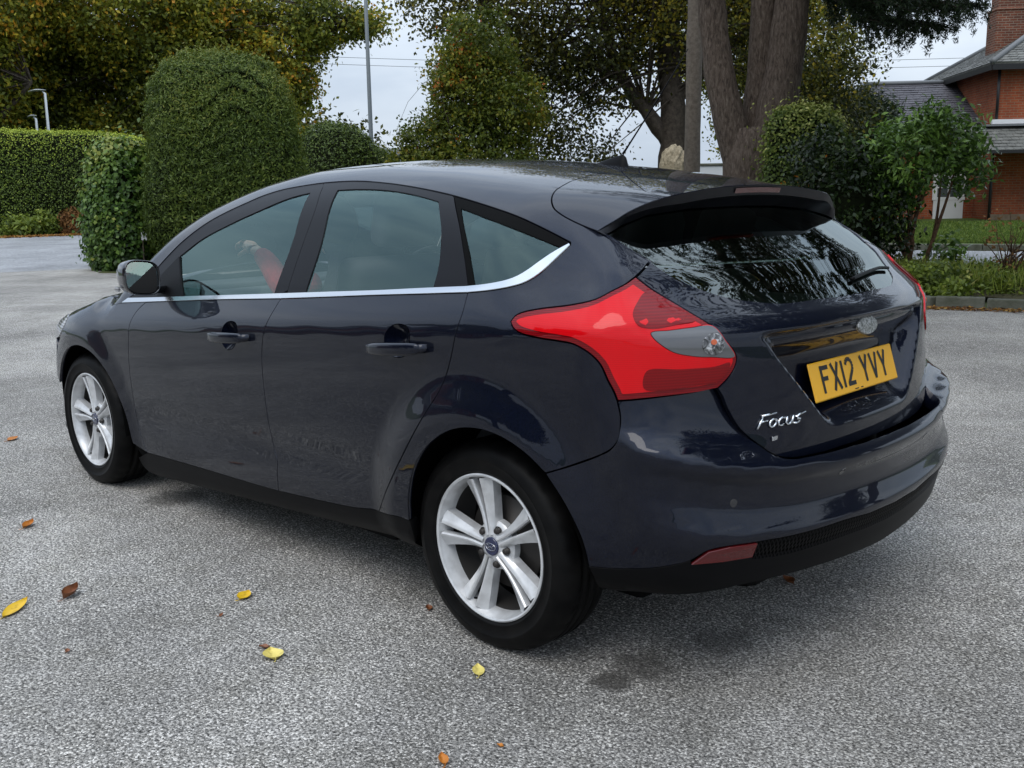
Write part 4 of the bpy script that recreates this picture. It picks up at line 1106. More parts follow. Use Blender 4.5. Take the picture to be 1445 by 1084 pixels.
# raised kerb: separate stones along the bed
def kerb(name, a, b, n, h, w, label):
    k = empty(name, (0, 0, 0)); a, b = Vector((*a, 0)), Vector((*b, 0)); d = (b-a); L_ = d.length/n; ang = math.atan2(d.y, d.x)
    bm = rbox((L_-.012, w, h+.10), (0, 0, (h-.10)/2), .015, 2); me = None
    for i in range(n):
        c = a+d*((i+.5)/n)
        if me is None:
            o = bm_obj('kerb_stone', bm, KERBM, k); me = o.data
        else: o = link('kerb_stone', me, None, k)
        o.location = c+Vector((rnd.uniform(-.008, .008), rnd.uniform(-.008, .008), rnd.uniform(-.008, .006))); o.rotation_euler = (rnd.uniform(-.01, .01), rnd.uniform(-.008, .008), ang+rnd.uniform(-.006, .006))
    return tag(k, label, 'kerb', kind='structure')
kerb('kerb', (5.19, -9.87), (2.53, -8.61), 8, .12, .14, 'low mossy kerb along the front of the planted bed')
kerb('kerb', (2.53, -8.61), (0.59, -9.25), 4, .12, .14, 'kerb end beside the twiggy shrub at right')
kerb('kerb', (9.71, -19.25), (7.26, -19.31), 5, .12, .16, 'far kerb between the lane and the lawn')
kerb('kerb', (7.26, -19.31), (2.42, -20.97), 8, .12, .16, 'far kerb below the lawn at right')
# planted bed, a gentle mound
def patch(name, corners, z0, hump, mat, n=24, rough=.03):
    c = np.array(corners, float); V = []; Fs = []
    for i in range(n+1):
        for j in range(n+1):
            u, v = i/n, j/n
            p_ = c[0]*(1-u)*(1-v)+c[1]*u*(1-v)+c[2]*u*v+c[3]*(1-u)*v
            V.append((p_[0], p_[1], z0+hump*(math.sin(math.pi*min(max(v, 0), 1))**.6)+RG.normal(0, rough)*(0 < i < n and 0 < j < n)))
    for i in range(n):
        for j in range(n): Fs.append((i*(n+1)+j, (i+1)*(n+1)+j, (i+1)*(n+1)+j+1, i*(n+1)+j+1))
    return tag(mesh_np(name, V, Fs, mat), kind='structure')
patch('planted_bed', [(5.37, -10.00), (0.86, -9.34), (1.72, -12.94), (5.40, -11.80)], .05, .12, EARTH)
# lawn rising to the house
def slope(name, corners, zs, mat):
    V = [(*c, z) for c, z in zip(corners, zs)]
    n = 16; VV = []; Fs = []
    c = np.array(V)
    for i in range(n+1):
        for j in range(n+1):
            u, v = i/n, j/n; VV.append(c[0]*(1-u)*(1-v)+c[1]*u*(1-v)+c[2]*u*v+c[3]*(1-u)*v)
    for i in range(n):
        for j in range(n): Fs.append((i*(n+1)+j, (i+1)*(n+1)+j, (i+1)*(n+1)+j+1, i*(n+1)+j+1))
    return tag(mesh_np(name, VV, Fs, mat), kind='structure')
slope('lawn', [(10.04, -19.19), (0.32, -21.47), (2.78, -46.95), (24.23, -39.73)], [.10, .10, .62, .62], GRASSM)

# ------------------------------------------------------------------ foliage tools
def leaf_mat(name, stops, trans=.30, rough=.55):
    m = bpy.data.materials.new(name); m.use_nodes = True; t = m.node_tree; b = t.nodes['Principled BSDF']; o = t.nodes['Material Output']
    a = nd(t, 'ShaderNodeAttribute', attribute_name='tone'); r = ramp(t, stops)
    t.links.new(a.outputs['Fac'], r.inputs['Fac']); t.links.new(r.outputs['Color'], b.inputs['Base Color'])
    b.inputs['Roughness'].default_value = rough; b.inputs['Specular IOR Level'].default_value = .35
    tr = nd(t, 'ShaderNodeBsdfTranslucent'); t.links.new(r.outputs['Color'], tr.inputs['Color'])
    mx = nd(t, 'ShaderNodeMixShader'); mx.inputs[0].default_value = trans
    t.links.new(b.outputs[0], mx.inputs[1]); t.links.new(tr.outputs[0], mx.inputs[2]); t.links.new(mx.outputs[0], o.inputs['Surface'])
    return m
def unit(v): return v/np.maximum(np.linalg.norm(v, axis=-1, keepdims=True), 1e-9)
def leaves(C, N, Lg, Wd, along_=None, fold=.0):
    """diamond leaves: centres C, facing N"""
    n = len(C)
    T = unit(RG.normal(size=(n, 3)) if along_ is None else along_+RG.normal(size=(n, 3))*.35)
    T = unit(T-(T*N).sum(1, keepdims=True)*N); S = np.cross(N, T)
    Lg = np.broadcast_to(Lg, (n,))[:, None]*RG.uniform(.6, 1.25, (n, 1)); Wd = np.broadcast_to(Wd, (n,))[:, None]*RG.uniform(.7, 1.2, (n, 1))
    return np.stack([C-T*Lg*.5, C+S*Wd*.5+T*Lg*.05+N*fold*Wd, C+T*Lg*.5, C-S*Wd*.5+T*Lg*.05+N*fold*Wd], 1)
def blob_points(blobs, n, shell=.55):
    """points through ellipsoid blobs, denser near their outside"""
    w = np.array([b[1][0]*b[1][1]*b[1][2] for b in blobs])**.72; k = RG.choice(len(blobs), n, p=w/w.sum())
    c = np.array([b[0] for b in blobs])[k]; r = np.array([b[1] for b in blobs])[k]
    d = unit(RG.normal(size=(n, 3))); s = (shell**3+(1-shell**3)*RG.random(n))**(1/3)
    return c+d*r*s[:, None], d
def crown(name, blobs, mat, parent, nclump, per, leaf, spread=.30, up=.5, shell=.5, tone=None, flat=.7):
    C, D = blob_points(blobs, nclump, shell)
    ct = RG.normal(.5, .17, nclump)
    if tone is not None: ct = ct+tone(C)
    k = np.repeat(np.arange(nclump), per); n = len(k)
    sp = spread*RG.uniform(.5, 1.3, nclump)[k][:, None]
    P_ = C[k]+RG.normal(size=(n, 3))*sp*np.array([1, 1, flat])
    N = unit(unit(RG.normal(size=(n, 3)))+D[k]*.5+np.array([0, 0, up]))
    V = leaves(P_, N, leaf[0], leaf[1], fold=.12)
    return quads_np(name, V, mat, parent, attr=np.clip(ct[k]+RG.normal(0, .12, n), 0, 1))
BARK = noise_mat('bark_brown', [(.3, (.035, .027, .021)), (.7, (.115, .092, .072))], 9, .95, 8, 1.0, 25)
def fissure_bark():
    m, t, b = new_mat('fissured_bark'); g = nd(t, 'ShaderNodeNewGeometry')
    mp_ = nd(t, 'ShaderNodeMapping'); mp_.inputs['Scale'].default_value = (1, 1, .28); t.links.new(g.outputs['Position'], mp_.inputs['Vector'])
    n = nd(t, 'ShaderNodeTexNoise', i_Scale=26, i_Detail=8, i_Roughness=.7, i_Distortion=.6); t.links.new(mp_.outputs['Vector'], n.inputs['Vector'])
    r = ramp(t, [(.34, (.040, .030, .024)), (.50, (.105, .080, .064)), (.70, (.19, .155, .125))]); t.links.new(n.outputs['Fac'], r.inputs['Fac']); t.links.new(r.outputs['Color'], b.inputs['Base Color'])
    bp = nd(t, 'ShaderNodeBump', i_Strength=1.0, i_Distance=.06); t.links.new(n.outputs['Fac'], bp.inputs['Height']); t.links.new(bp.outputs['Normal'], b.inputs['Normal'])
    b.inputs['Roughness'].default_value = .95; b.inputs['Specular IOR Level'].default_value = .2
    return m
FBARK = fissure_bark()
def limb(name, path, rad, mat, parent, n=12, wob=.04):
    P_ = catmull(np.array(path, float), .35 if len(path) > 2 else .3)
    t = np.linspace(0, 1, len(P_)); rr = np.interp(t, np.linspace(0, 1, len(rad)), rad)
    P_ = P_+RG.normal(size=P_.shape)*wob*rr[:, None]
    v, f = tube([tuple(p_) for p_ in P_], [float(r_*(1+RG.normal(0, .04))) for r_ in rr], n)
    v = np.array([tuple(q) for q in v]); 
    return mesh_np(name, v, f, mat, parent)
def join_tubes(name, lst, mat, parent, n=6):
    V = []; Fs = []
    for path, r0, r1 in lst:
        k = len(path); v, f = tube(path, [r0+(r1-r0)*i/(k-1) for i in range(k)], n, caps=False)
        s = len(V); V += [tuple(q) for q in v]; Fs += [tuple(s+i for i in q) for q in f]
    return mesh_np(name, V, Fs, mat, parent)
def twigs(base, blobs, n, r0, seg=4):
    L_ = []
    C, D = blob_points(blobs, n, .3)
    for c in C:
        b = np.array(base[RG.integers(len(base))], float); m = (b+c)/2+RG.normal(0, .12, 3)*np.linalg.norm(c-b)*.5; m[2] += .1*np.linalg.norm(c-b)
        P_ = catmull(np.array([b, m, c]), np.linalg.norm(c-b)/5)
        L_.append(([tuple(q) for q in P_], r0, r0*.15))
    return L_

# clipped hedge / topiary: a solid dark core under a coat of small leaves
def coat(name, verts_fn, n, mat, parent, leaf, jitter=.05, up=.2, layered=False, tone=None):
    P_, N = verts_fn(n)
    if layered:   # yew brushes lie in drooping tiers
        ph = P_[:, 2]*19+2.6*np.sin(P_[:, 0]*2.1+P_[:, 1]*1.7)+1.8*np.sin(P_[:, 1]*4.3+P_[:, 0]*3.1)+1.1*np.sin(P_[:, 0]*9.7-P_[:, 1]*8.3)
        saw = (ph/6.283) % 1
        P_ = P_+N*((.5-saw)*.16*(.6+.4*np.sin(P_[:, 0]*3+P_[:, 1]*2.2+P_[:, 2]*1.3)))[:, None]
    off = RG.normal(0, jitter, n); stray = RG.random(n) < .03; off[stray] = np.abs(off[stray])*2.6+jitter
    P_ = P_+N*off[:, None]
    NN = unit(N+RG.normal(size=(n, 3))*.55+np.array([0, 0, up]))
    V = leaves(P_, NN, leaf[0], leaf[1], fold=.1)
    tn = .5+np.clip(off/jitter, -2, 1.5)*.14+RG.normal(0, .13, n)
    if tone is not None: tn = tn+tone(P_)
    return quads_np(name, V, mat, parent, attr=np.clip(tn, 0, 1))
def lump(p_, f, a):   # smooth pseudo-noise
    return a*(np.sin(p_[:, 0]*f+1.3)*np.sin(p_[:, 1]*f*1.1+.4)+np.sin(p_[:, 2]*f*1.3+p_[:, 0]*f*.7)*.7)
def superell(c, r, p_=3.0, rot=0., taper=0., zlo=-1., lumpy=.05):
    c = np.array(c, float); r = np.array(r, float)
    def fn(n):
        d = unit(RG.normal(size=(int(n*1.6), 3))*np.array([1, 1, 1])); d = d[d[:, 2] > zlo][:n]
        while len(d) < n: d = np.vstack([d, d[:n-len(d)]])
        s = (np.abs(d)**p_).sum(1)**(-1/p_)
        q = d*s[:, None]; tp = 1-taper*np.clip(q[:, 2], -1, 1)
        q2 = q*r; q2[:, :2] *= tp[:, None]
        nn_ = unit(np.sign(q)*np.abs(q)**(p_-1)/r)
        q2 = q2+nn_*lump(q2+c, 1.7, lumpy)[:, None]
        cr, sr = math.cos(rot), math.sin(rot); M = np.array([[cr, -sr, 0], [sr, cr, 0], [0, 0, 1]])
        return q2 @ M.T+c, nn_ @ M.T
    return fn
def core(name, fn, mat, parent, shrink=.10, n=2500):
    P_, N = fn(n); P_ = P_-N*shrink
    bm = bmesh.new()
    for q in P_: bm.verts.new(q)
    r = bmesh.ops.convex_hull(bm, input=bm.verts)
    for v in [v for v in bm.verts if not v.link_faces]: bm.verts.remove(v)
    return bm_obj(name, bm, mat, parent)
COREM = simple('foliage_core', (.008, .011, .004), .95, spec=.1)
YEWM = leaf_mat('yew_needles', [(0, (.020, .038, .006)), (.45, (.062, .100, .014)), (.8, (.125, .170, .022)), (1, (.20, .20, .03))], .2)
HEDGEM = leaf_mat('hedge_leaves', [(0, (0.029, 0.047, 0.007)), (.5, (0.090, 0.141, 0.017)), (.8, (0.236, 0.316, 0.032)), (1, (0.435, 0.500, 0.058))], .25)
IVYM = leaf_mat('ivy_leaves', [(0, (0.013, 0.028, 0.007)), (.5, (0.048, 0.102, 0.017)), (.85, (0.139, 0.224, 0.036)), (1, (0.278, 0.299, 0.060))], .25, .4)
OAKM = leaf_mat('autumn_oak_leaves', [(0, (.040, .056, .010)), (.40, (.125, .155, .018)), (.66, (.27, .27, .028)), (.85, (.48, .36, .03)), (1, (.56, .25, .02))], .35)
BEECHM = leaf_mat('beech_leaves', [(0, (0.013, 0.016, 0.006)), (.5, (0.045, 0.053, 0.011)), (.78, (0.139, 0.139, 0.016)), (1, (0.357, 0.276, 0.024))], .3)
HORNM = leaf_mat('yellowing_leaves', [(0, (0.027, 0.041, 0.007)), (.45, (0.095, 0.129, 0.015)), (.80, (0.231, 0.231, 0.024)), (.95, (0.340, 0.204, 0.017)), (1, (0.374, 0.095, 0.014))], .4)
CEDARM = leaf_mat('cedar_needles', [(0, (0.007, 0.012, 0.007)), (.5, (0.020, 0.037, 0.013)), (1, (0.055, 0.094, 0.024))], .15)
VARIM = leaf_mat('variegated_leaves', [(0, (.022, .040, .008)), (.5, (.085, .13, .018)), (.85, (.22, .25, .04)), (1, (.46, .46, .14))], .3)
LAURELM = leaf_mat('dark_evergreen_leaves', [(0, (.006, .012, .004)), (.5, (.022, .042, .010)), (.93, (.07, .11, .02)), (.95, (.50, .17, .01)), (1, (.6, .2, .01))], .15, .35)
RHODOM = leaf_mat('glossy_shrub_leaves', [(0, (0.026, 0.056, 0.012)), (.5, (0.099, 0.182, 0.032)), (1, (0.285, 0.447, 0.087))], .2, .32)
HERBM = leaf_mat('bed_leaves', [(0, (0.042, 0.070, 0.011)), (.5, (0.133, 0.182, 0.022)), (.85, (0.252, 0.308, 0.042)), (1, (0.448, 0.420, 0.126))], .3)
LITTERM = leaf_mat('leaf_litter', [(0, (.09, .035, .012)), (.5, (.26, .11, .025)), (1, (.42, .26, .06))], .2, .8)
DRYM = leaf_mat('brown_fern', [(0, (.08, .035, .012)), (1, (.30, .15, .05))], .2, .9)

# ------------------------------------------------------------------ left-hand planting
h1 = empty('long_hedge', (*(41.76, -14.25), 0)); tag(h1, 'long clipped hedge with a bright top beyond the road at left', 'hedge')
hx, hy = (44.45, -11.03); ang = R(-45.5)+R(90)+R(18)
fn = superell((hx-h1.location.x, hy-h1.location.y, 2.05), (8.6, 1.6, 2.1), 7, ang, lumpy=.04)
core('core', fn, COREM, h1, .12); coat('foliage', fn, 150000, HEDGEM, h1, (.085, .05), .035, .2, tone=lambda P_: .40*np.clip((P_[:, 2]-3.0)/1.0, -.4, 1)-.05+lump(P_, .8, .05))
h2 = empty('ivy_shrub', (*(17.14, -6.23), 0)); tag(h2, 'ivy-clad squarish shrub left of the big clipped yew', 'shrub')
fn = superell((0, 0, 1.10), (.56, .56, 1.26), 4, R(20), zlo=-.95, lumpy=.09)
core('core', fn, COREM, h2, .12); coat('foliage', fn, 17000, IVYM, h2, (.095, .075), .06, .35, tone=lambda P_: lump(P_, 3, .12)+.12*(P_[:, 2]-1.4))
h3 = empty('clipped_yew', (*(15.72, -7.63), 0)); tag(h3, 'big rounded clipped yew rising behind the car bonnet', 'topiary')
fn = superell((0, 0, 1.82), (1.46, 1.42, 1.98), 3.3, R(-30), .09, zlo=-.97, lumpy=.10)
core('core', fn, COREM, h3, .16)
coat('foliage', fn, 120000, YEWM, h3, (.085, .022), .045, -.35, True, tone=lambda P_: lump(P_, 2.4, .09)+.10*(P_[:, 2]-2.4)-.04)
for (px_, d_, rx, rz, lab) in (((18.93, -12.56), 26, (1.10, 1.1, 1.72), 1.30, 'dark clipped yew mound just right of the big yew'), ((21.57, -15.70), 30, (.72, .8, 1.45), 1.20, 'smaller dark yew mound at the foot of the tall pole')):
    h = empty('yew_mound', (*px_, 0)); tag(h, lab, 'shrub'); fn = superell((0, 0, rz), rx, 2.6, 0, lumpy=.06)
    core('core', fn, COREM, h, .1); coat('foliage', fn, 20000, YEWM, h, (.085, .03), .04, 0, tone=lambda P_: -.22+.10*(P_[:, 2]-1.5))
# growth at the hedge foot
for px_, hh, ww, lab, mt, nn_ in (((40.21, -12.69), .75, 1.1, 'low green plants at the hedge foot, far left', HERBM, 2600), ((40.22, -13.51), .95, .5, 'taller weed clump at the hedge foot', HERBM, 1200), ((39.93, -14.77), 1.0, .75, 'brown withered fern in front of the hedge', DRYM, 1500), ((39.68, -15.36), .55, .4, 'small brown fern at the hedge end', DRYM, 600)):
    h = empty('hedge_foot_plant', (*px_, 0)); tag(h, lab, 'plant', 'plants at the foot of the hedge')
    crown('foliage', [((0, 0, hh*.4), (ww, .5, hh*.6))], mt, h, nn_//12, 12, (.22, .09), .12)
def litter(name, pts, n, mat, size, spread, label, cat):
    k = RG.integers(len(pts), size=n); C = np.array(pts)[k]+np.c_[RG.normal(0, spread, (n, 2)), RG.uniform(.004, .03, n)]
    o = quads_np(name, leaves(C, unit(RG.normal(size=(n, 3))*.35+np.array([0, 0, 1.])), size, size*.6), mat, attr=RG.random(n)); return tag(o, label, cat, kind='stuff')
a, b = np.array([*(39.16, -11.15), 0]), np.array([*(38.53, -15.49), 0])
litter('leaf_litter', [a+(b-a)*t for t in np.linspace(0, 1, 40)], 2600, LITTERM, .16, .35, 'brown fallen leaves along the foot of the hedge', 'leaves')
a, b = np.array([*(2.87, -8.30), 0]), np.array([*(1.25, -8.83), 0])
litter('leaf_litter', [a+(b-a)*t for t in np.linspace(0, 1, 40)], 420, LITTERM, .06, .07, 'brown leaves gathered against the kerb at right', 'leaves')
sg_ = empty('white_sign', (*(16.35, -6.14), 0)); tag(sg_, 'small white sign on a stake in the ivy beside the yew', 'sign')
bm = rbox((.02, .10, .17), (0, 0, .66), .004, 1); o = bm_obj('board', bm, simple('sign_white', (.75, .76, .76), .5), sg_); o.rotation_euler = (0, 0, R(-40))
v, f = tube([(.03, .02, 0), (.03, .02, .6)], .015, 6); mesh_np('stake', v, f, BARK, sg_)

# ------------------------------------------------------------------ trees
def tree(name, label, loc, blobs, mat, nclump, per, leaf, trunk, limbs=(), spread=.4, tone=None, group=None, bark=None, twig=60, cat='tree', shell=.45, up=.4):
    t = empty(name, (*loc, 0)); t.rotation_euler = (0, 0, R(-90.5)); tag(t, label, cat, group)
    limb('trunk', trunk[0], trunk[1], bark or BARK, t)
    for pth, rad in limbs: limb('limb', pth, rad, bark or BARK, t, 9)
    if twig:
        base = [q for pth, _ in limbs for q in pth[1:]] or [trunk[0][-1]]
        join_tubes('twigs', twigs(base, blobs, twig, min(.05, trunk[1][0]*.10)), bark or BARK, t, 5)
    crown('crown', blobs, mat, t, nclump, per, leaf, spread, up, shell, tone)
    return t
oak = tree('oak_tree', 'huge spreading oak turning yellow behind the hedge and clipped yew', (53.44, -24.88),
     [((-4, 4, 7.5), (5, 4.5, 4.5)), ((2.4, -2.4, 8), (4.6, 4.2, 4.6)), ((0, 0, 12), (6.5, 6, 5)), ((5.2, -5.2, 9.3), (2.6, 2.6, 3.2)), ((5.4, -5.4, 6.2), (1.7, 1.7, 2.4)), ((7.2, -7.2, 10.8), (2.0, 2.0, 1.6)), ((8.9, -8.9, 10.6), (1.1, 1.1, .8)), ((-6, 6, 8), (4, 4, 4.6)), ((1, -1, 5.0), (5, 3, 2)), ((-4, 4, 5.0), (4, 3, 2))],
     OAKM, 5000, 40, (.26, .16), ([(0, 0, 0), (.2, 0, 3), (0, .3, 7), (.4, 0, 12)], [.75, .6, .45, .15]),
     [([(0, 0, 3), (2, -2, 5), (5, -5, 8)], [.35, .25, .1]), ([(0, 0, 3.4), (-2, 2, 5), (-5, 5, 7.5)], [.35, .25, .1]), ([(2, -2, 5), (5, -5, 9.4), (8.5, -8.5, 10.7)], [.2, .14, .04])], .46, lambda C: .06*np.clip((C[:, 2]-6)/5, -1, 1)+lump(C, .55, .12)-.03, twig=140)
oak2 = tree('oak_tree', 'orange-tinted oak at the far left edge behind the hedge', (53.28, -14.62),
     [((0, 0, 7.0), (3.6, 3.6, 4.6)), ((1.0, -1, 11.5), (4.0, 4.0, 4)), ((-3, 3, 9), (4, 4, 4)), ((0, 0, 4.6), (2.6, 2.6, 1.4))],
     OAKM, 2300, 34, (.25, .16), ([(0, 0, 0), (.2, 0, 3), (0, .3, 8)], [.5, .4, .1]), [([(0, 0, 3), (1.5, -1.5, 5), (3, -3, 7)], [.25, .2, .08])], .5, lambda C: .10+lump(C, .6, .13), twig=60)
under = tree('understorey_trees', 'dark mass of trees standing under and behind the oaks', (64.86, -28.82),
     [((-9, 9, 4), (7, 4, 4.5)), ((0, 0, 4), (7, 4, 4.5)), ((9, -9, 3.4), (5, 3, 3.4))], BEECHM, 1500, 20, (.42, .25), ([(0, 0, 0), (0, 0, 3), (0, 0, 6)], [.4, .3, .1]), [], .8, twig=20)
tag(under, kind='stuff')
small = tree('hornbeam_tree', 'slim young tree with yellow and orange leaves left of the dark beech', (16.24, -14.25),
     [((0, 0, 2.3), (1.15, 1.15, 1.4)), ((.2, -.2, 3.6), (1.05, 1.05, 1.1)), ((-.6, .6, 2.5), (.75, .75, .75)), ((-1.0, 1.0, 1.95), (.5, .5, .5)), ((.6, -.6, 1.8), (1.1, 1.1, .9)), ((.3, -.3, 4.7), (.9, .9, .9)), ((.8, -.8, 3.3), (.9, .9, .9)), ((-.1, .1, 4.2), (.7, .7, .6))],
     HORNM, 1500, 28, (.10, .060), ([(0, 0, 0), (.05, 0, 2.1), (0, 0, 4.6)], [.08, .05, .012]), [], .15, lambda C: .02+lump(C, 1.5, .15), twig=70)
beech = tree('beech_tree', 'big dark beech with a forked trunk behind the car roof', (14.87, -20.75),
     [((-3.2, 3.2, 6.4), (1.9, 1.9, 2.2)), ((-1.6, 1.7, 6.4), (2.5, 2.5, 2.3)), ((.6, -.6, 6.6), (2.6, 2.6, 2.2)), ((2.7, -2.7, 6.0), (2.0, 2.0, 2.6)), ((-3.1, 3.1, 4.4), (1.5, 1.5, 1.4)), ((-2.4, 2.6, 3.6), (1.5, 1.5, 1.4)), ((-1.0, 1.2, 4.5), (1.3, 1.3, 1.1)), ((1.6, -1.5, 4.3), (1.3, 1.3, 1.2)), ((-4.4, 4.4, 6.6), (1.1, 1.1, 1.5)), ((0, 0, 9.0), (5, 5, 2.5)), ((-1.7, 1.9, 2.3), (1.2, 1.2, .8)), ((3.2, -3.2, 3.6), (1.2, 1.2, 1.2))],
     BEECHM, 3600, 26, (.125, .08), ([(0, 0, 0), (.03, 0, 1.6), (.05, -.05, 3.2), (.0, .1, 5), (.1, .1, 8)], [.42, .36, .33, .28, .12]),
     [([(.02, .03, 2.6), (-.45, .5, 3.5), (-.9, 1.1, 4.6), (-1.2, 1.5, 6.3)], [.24, .19, .15, .06]), ([(0, 0, 3.6), (.8, -.8, 4.8), (1.8, -1.8, 6)], [.18, .13, .05]), ([(-.9, 1.1, 4.4), (-2.2, 2.4, 5.2), (-3.6, 3.8, 6.2)], [.10, .07, .03])], .30,
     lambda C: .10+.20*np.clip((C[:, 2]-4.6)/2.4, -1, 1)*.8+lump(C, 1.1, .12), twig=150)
back = tree('lime_tree', 'yellow-green tree seen between the cedar stems', (20.15, -35.18),
     [((-.3, .3, 4.4), (2.0, 2.0, 2.6)), ((.6, -.6, 6.8), (2.3, 2.3, 2.4)), ((-1.6, 1.6, 7.4), (2.6, 2.6, 2.6)), ((.3, -.3, 9.5), (2.4, 2.4, 2.0)), ((.9, -.9, 4.6), (1.2, 1.2, 1.6))], OAKM, 1300, 26, (.17, .10), ([(0, 0, 0), (0, 0, 4), (.1, 0, 8)], [.25, .2, .06]), [], .42, lambda C: .02+lump(C, 1, .1), twig=60)
yew = tree('yew_tree', 'feathery dark yew tree between the cedar and the house', (13.20, -26.46),
     [((0, 0, 2.4), (1.7, 1.5, 1.6)), ((.5, -.4, 3.4), (1.2, 1.0, 1.0)), ((1.1, -1.0, 3.2), (1.0, .9, .8)), ((-.4, .4, 4.2), (.8, .8, 1.0))], CEDARM, 520, 26, (.26, .05), ([(0, 0, 0), (.1, 0, 2), (0, 0, 4)], [.2, .15, .05]), [], .22, lambda C: .12+lump(C, 2, .1), twig=50, up=.1)
def spikes(root, pts, mat):
    V = []
    for (p0, p1, n_) in pts:
        p0, p1 = np.array(p0, float), np.array(p1, float); t = RG.random(n_)[:, None]; d = unit((p1-p0)[None])[0]
        C = p0+(p1-p0)*t+RG.normal(0, .05, (n_, 3)); V.append(leaves(C, unit(RG.normal(size=(n_, 3))), .16, .035, along_=np.tile(d, (n_, 1))+RG.normal(0, .5, (n_, 3))))
    V = np.vstack(V); return quads_np('spray', V, mat, root, attr=RG.uniform(.2, .7, len(V)))
sp_ = []
for i in range(34):
    a = RG.uniform(-.6, 1.4); p0 = np.array([RG.normal(.3, .7), RG.normal(-.3, .7), RG.uniform(2.2, 4)]); sp_.append((p0, p0+np.array([.55*math.cos(a)*.8, -.55*math.cos(a)*.8, .45]), 60))
spikes(yew, sp_, CEDARM)

# cedar with three stems right behind the car
cx_, cy_ = (7.41, -12.74)
ced = empty('cedar_tree', (cx_, cy_, 0)); tag(ced, 'large cedar with fissured bark and three upright stems behind the car', 'tree')
rt_ = np.array([math.sin(R(-45.5)), -math.cos(R(-45.5)), 0]); fw_ = np.array([math.cos(R(-45.5)), math.sin(R(-45.5)), 0])
def lc(u, v, z): return tuple(rt_*u+fw_*v+np.array([0, 0, z]))
limb('trunk', [lc(-.02, 0, 0), lc(0, 0, .5), lc(0, 0, 1.2), lc(-.02, 0, 1.95), lc(-.02, 0, 2.35)], [.60, .52, .47, .52, .40], FBARK, ced, 20, .02)
limb('stem', [lc(-.10, 0, 1.5), lc(-.33, 0, 2.2), lc(-.55, 0, 3.0), lc(-.72, .1, 4.2), lc(-.85, .2, 6.5), lc(-.9, .2, 9)], [.34, .27, .225, .20, .17, .12], FBARK, ced, 16, .02)
limb('stem', [lc(.03, .25, 1.7), lc(.12, .30, 2.6), lc(.16, .3, 3.6), lc(.18, .3, 6), lc(.2, .3, 9)], [.30, .22, .20, .18, .12], FBARK, ced, 16, .02)
limb('stem', [lc(.10, 0, 1.5), lc(.27, -.02, 2.2), lc(.43, 0, 3.0), lc(.56, 0, 4.2), lc(.64, 0, 6), lc(.7, 0, 9)], [.40, .33, .285, .26, .22, .12], FBARK, ced, 18, .02)
limb('limb', [lc(.50, 0, 4.9), lc(1.0, -.1, 4.62), lc(1.45, -.2, 4.38), lc(1.9, -.3, 4.52), lc(2.5, -.4, 4.66), lc(3.2, -.5, 4.60)], [.14, .11, .10, .075, .05, .02], FBARK, ced, 10)
limb('limb', [lc(.55, 0, 5.6), lc(1.6, .2, 5.4), lc(2.8, .4, 5.25), lc(3.9, .5, 5.0)], [.12, .09, .06, .02], FBARK, ced, 10)
cen = []; sub = []
def cedar_bough(P0, P1, nsub, width, droop, dens=1.):
    P0, P1 = np.array(P0), np.array(P1)
    for i in range(nsub):
        t = (i+RG.random())/nsub; s = P0+(P1-P0)*t; d = unit((P1-P0)[None])[0]; sd_ = np.cross(d, [0, 0, 1])
        L_ = width*(1-.5*t)*RG.uniform(.5, 1.1); e = s+sd_*L_*RG.choice([-1, 1])+d*L_*.55+np.array([0, 0, -droop*L_*RG.uniform(.1, 1.0)])
        m = (s+e)/2+np.array([0, 0, .10*L_]); sub.append(([tuple(s), tuple(m), tuple(e)], .016, .004))
        n_ = int(46*dens*L_/.8); tt = RG.random(n_)[:, None]; q = (1-tt)**2*s+2*tt*(1-tt)*m+tt**2*e
        cen.append(np.c_[q+RG.normal(0, .032, (n_, 3))*np.array([1, 1, .5]), np.tile(unit((e-s)[None])[0], (n_, 1))])
        if RG.random() < .55:        # hanging tips
            n2 = 12; tt = RG.random(n2)[:, None]; cen.append(np.c_[e+np.array([0, 0, -.24])*tt+RG.normal(0, .02, (n2, 3)), np.tile([0, 0, -1.], (n2, 1))])
cedar_bough(lc(1.2, -.2, 4.52), lc(3.35, -.45, 4.50), 70, .95, .55, .8)
cedar_bough(lc(1.5, -.3, 4.34), lc(3.45, -.3, 4.20), 56, .9, .40, .8)
cedar_bough(lc(1.7, .1, 4.12), lc(3.1, .1, 3.95), 40, .75, .45, .8)
cedar_bough(lc(1.1, .2, 5.25), lc(3.5, .5, 4.95), 60, 1.0, .4, .8)
cedar_bough(lc(.8, -.2, 4.85), lc(2.2, -.7, 4.80), 44, .85, .45, .8)
cedar_bough(lc(1.0, .1, 4.55), lc(2.0, .0, 4.30), 46, .55, .45)
cedar_bough(lc(-.2, .3, 5.4), lc(-2.6, .4, 5.6), 60, 1.1, .4)
limb('limb', [(-.3, .3, 6.0), (-2.5, 2.2, 6.7), (-5.5, 4.6, 6.9), (-9.5, 7.4, 6.2)], [.20, .16, .12, .04], FBARK, ced, 10)
limb('limb', [(-.3, -.2, 7.4), (-3.0, 1.0, 8.2), (-6.5, 2.6, 8.4), (-11, 4.2, 7.6)], [.20, .16, .12, .04], FBARK, ced, 10)
cedar_bough((-1.2, 1.1, 6.5), (-9.8, 7.6, 6.2), 300, 2.6, .22, .55)
cedar_bough((-2.0, .6, 8.1), (-11.3, 4.3, 7.6), 300, 2.8, .22, .5)
cedar_bough((-1.5, 3.5, 7.6), (-7.5, 10.0, 7.2), 220, 2.6, .25, .5)
cedar_bough((-4.0, .4, 6.3), (-11.0, 1.2, 5.6), 240, 2.6, .25, .5)
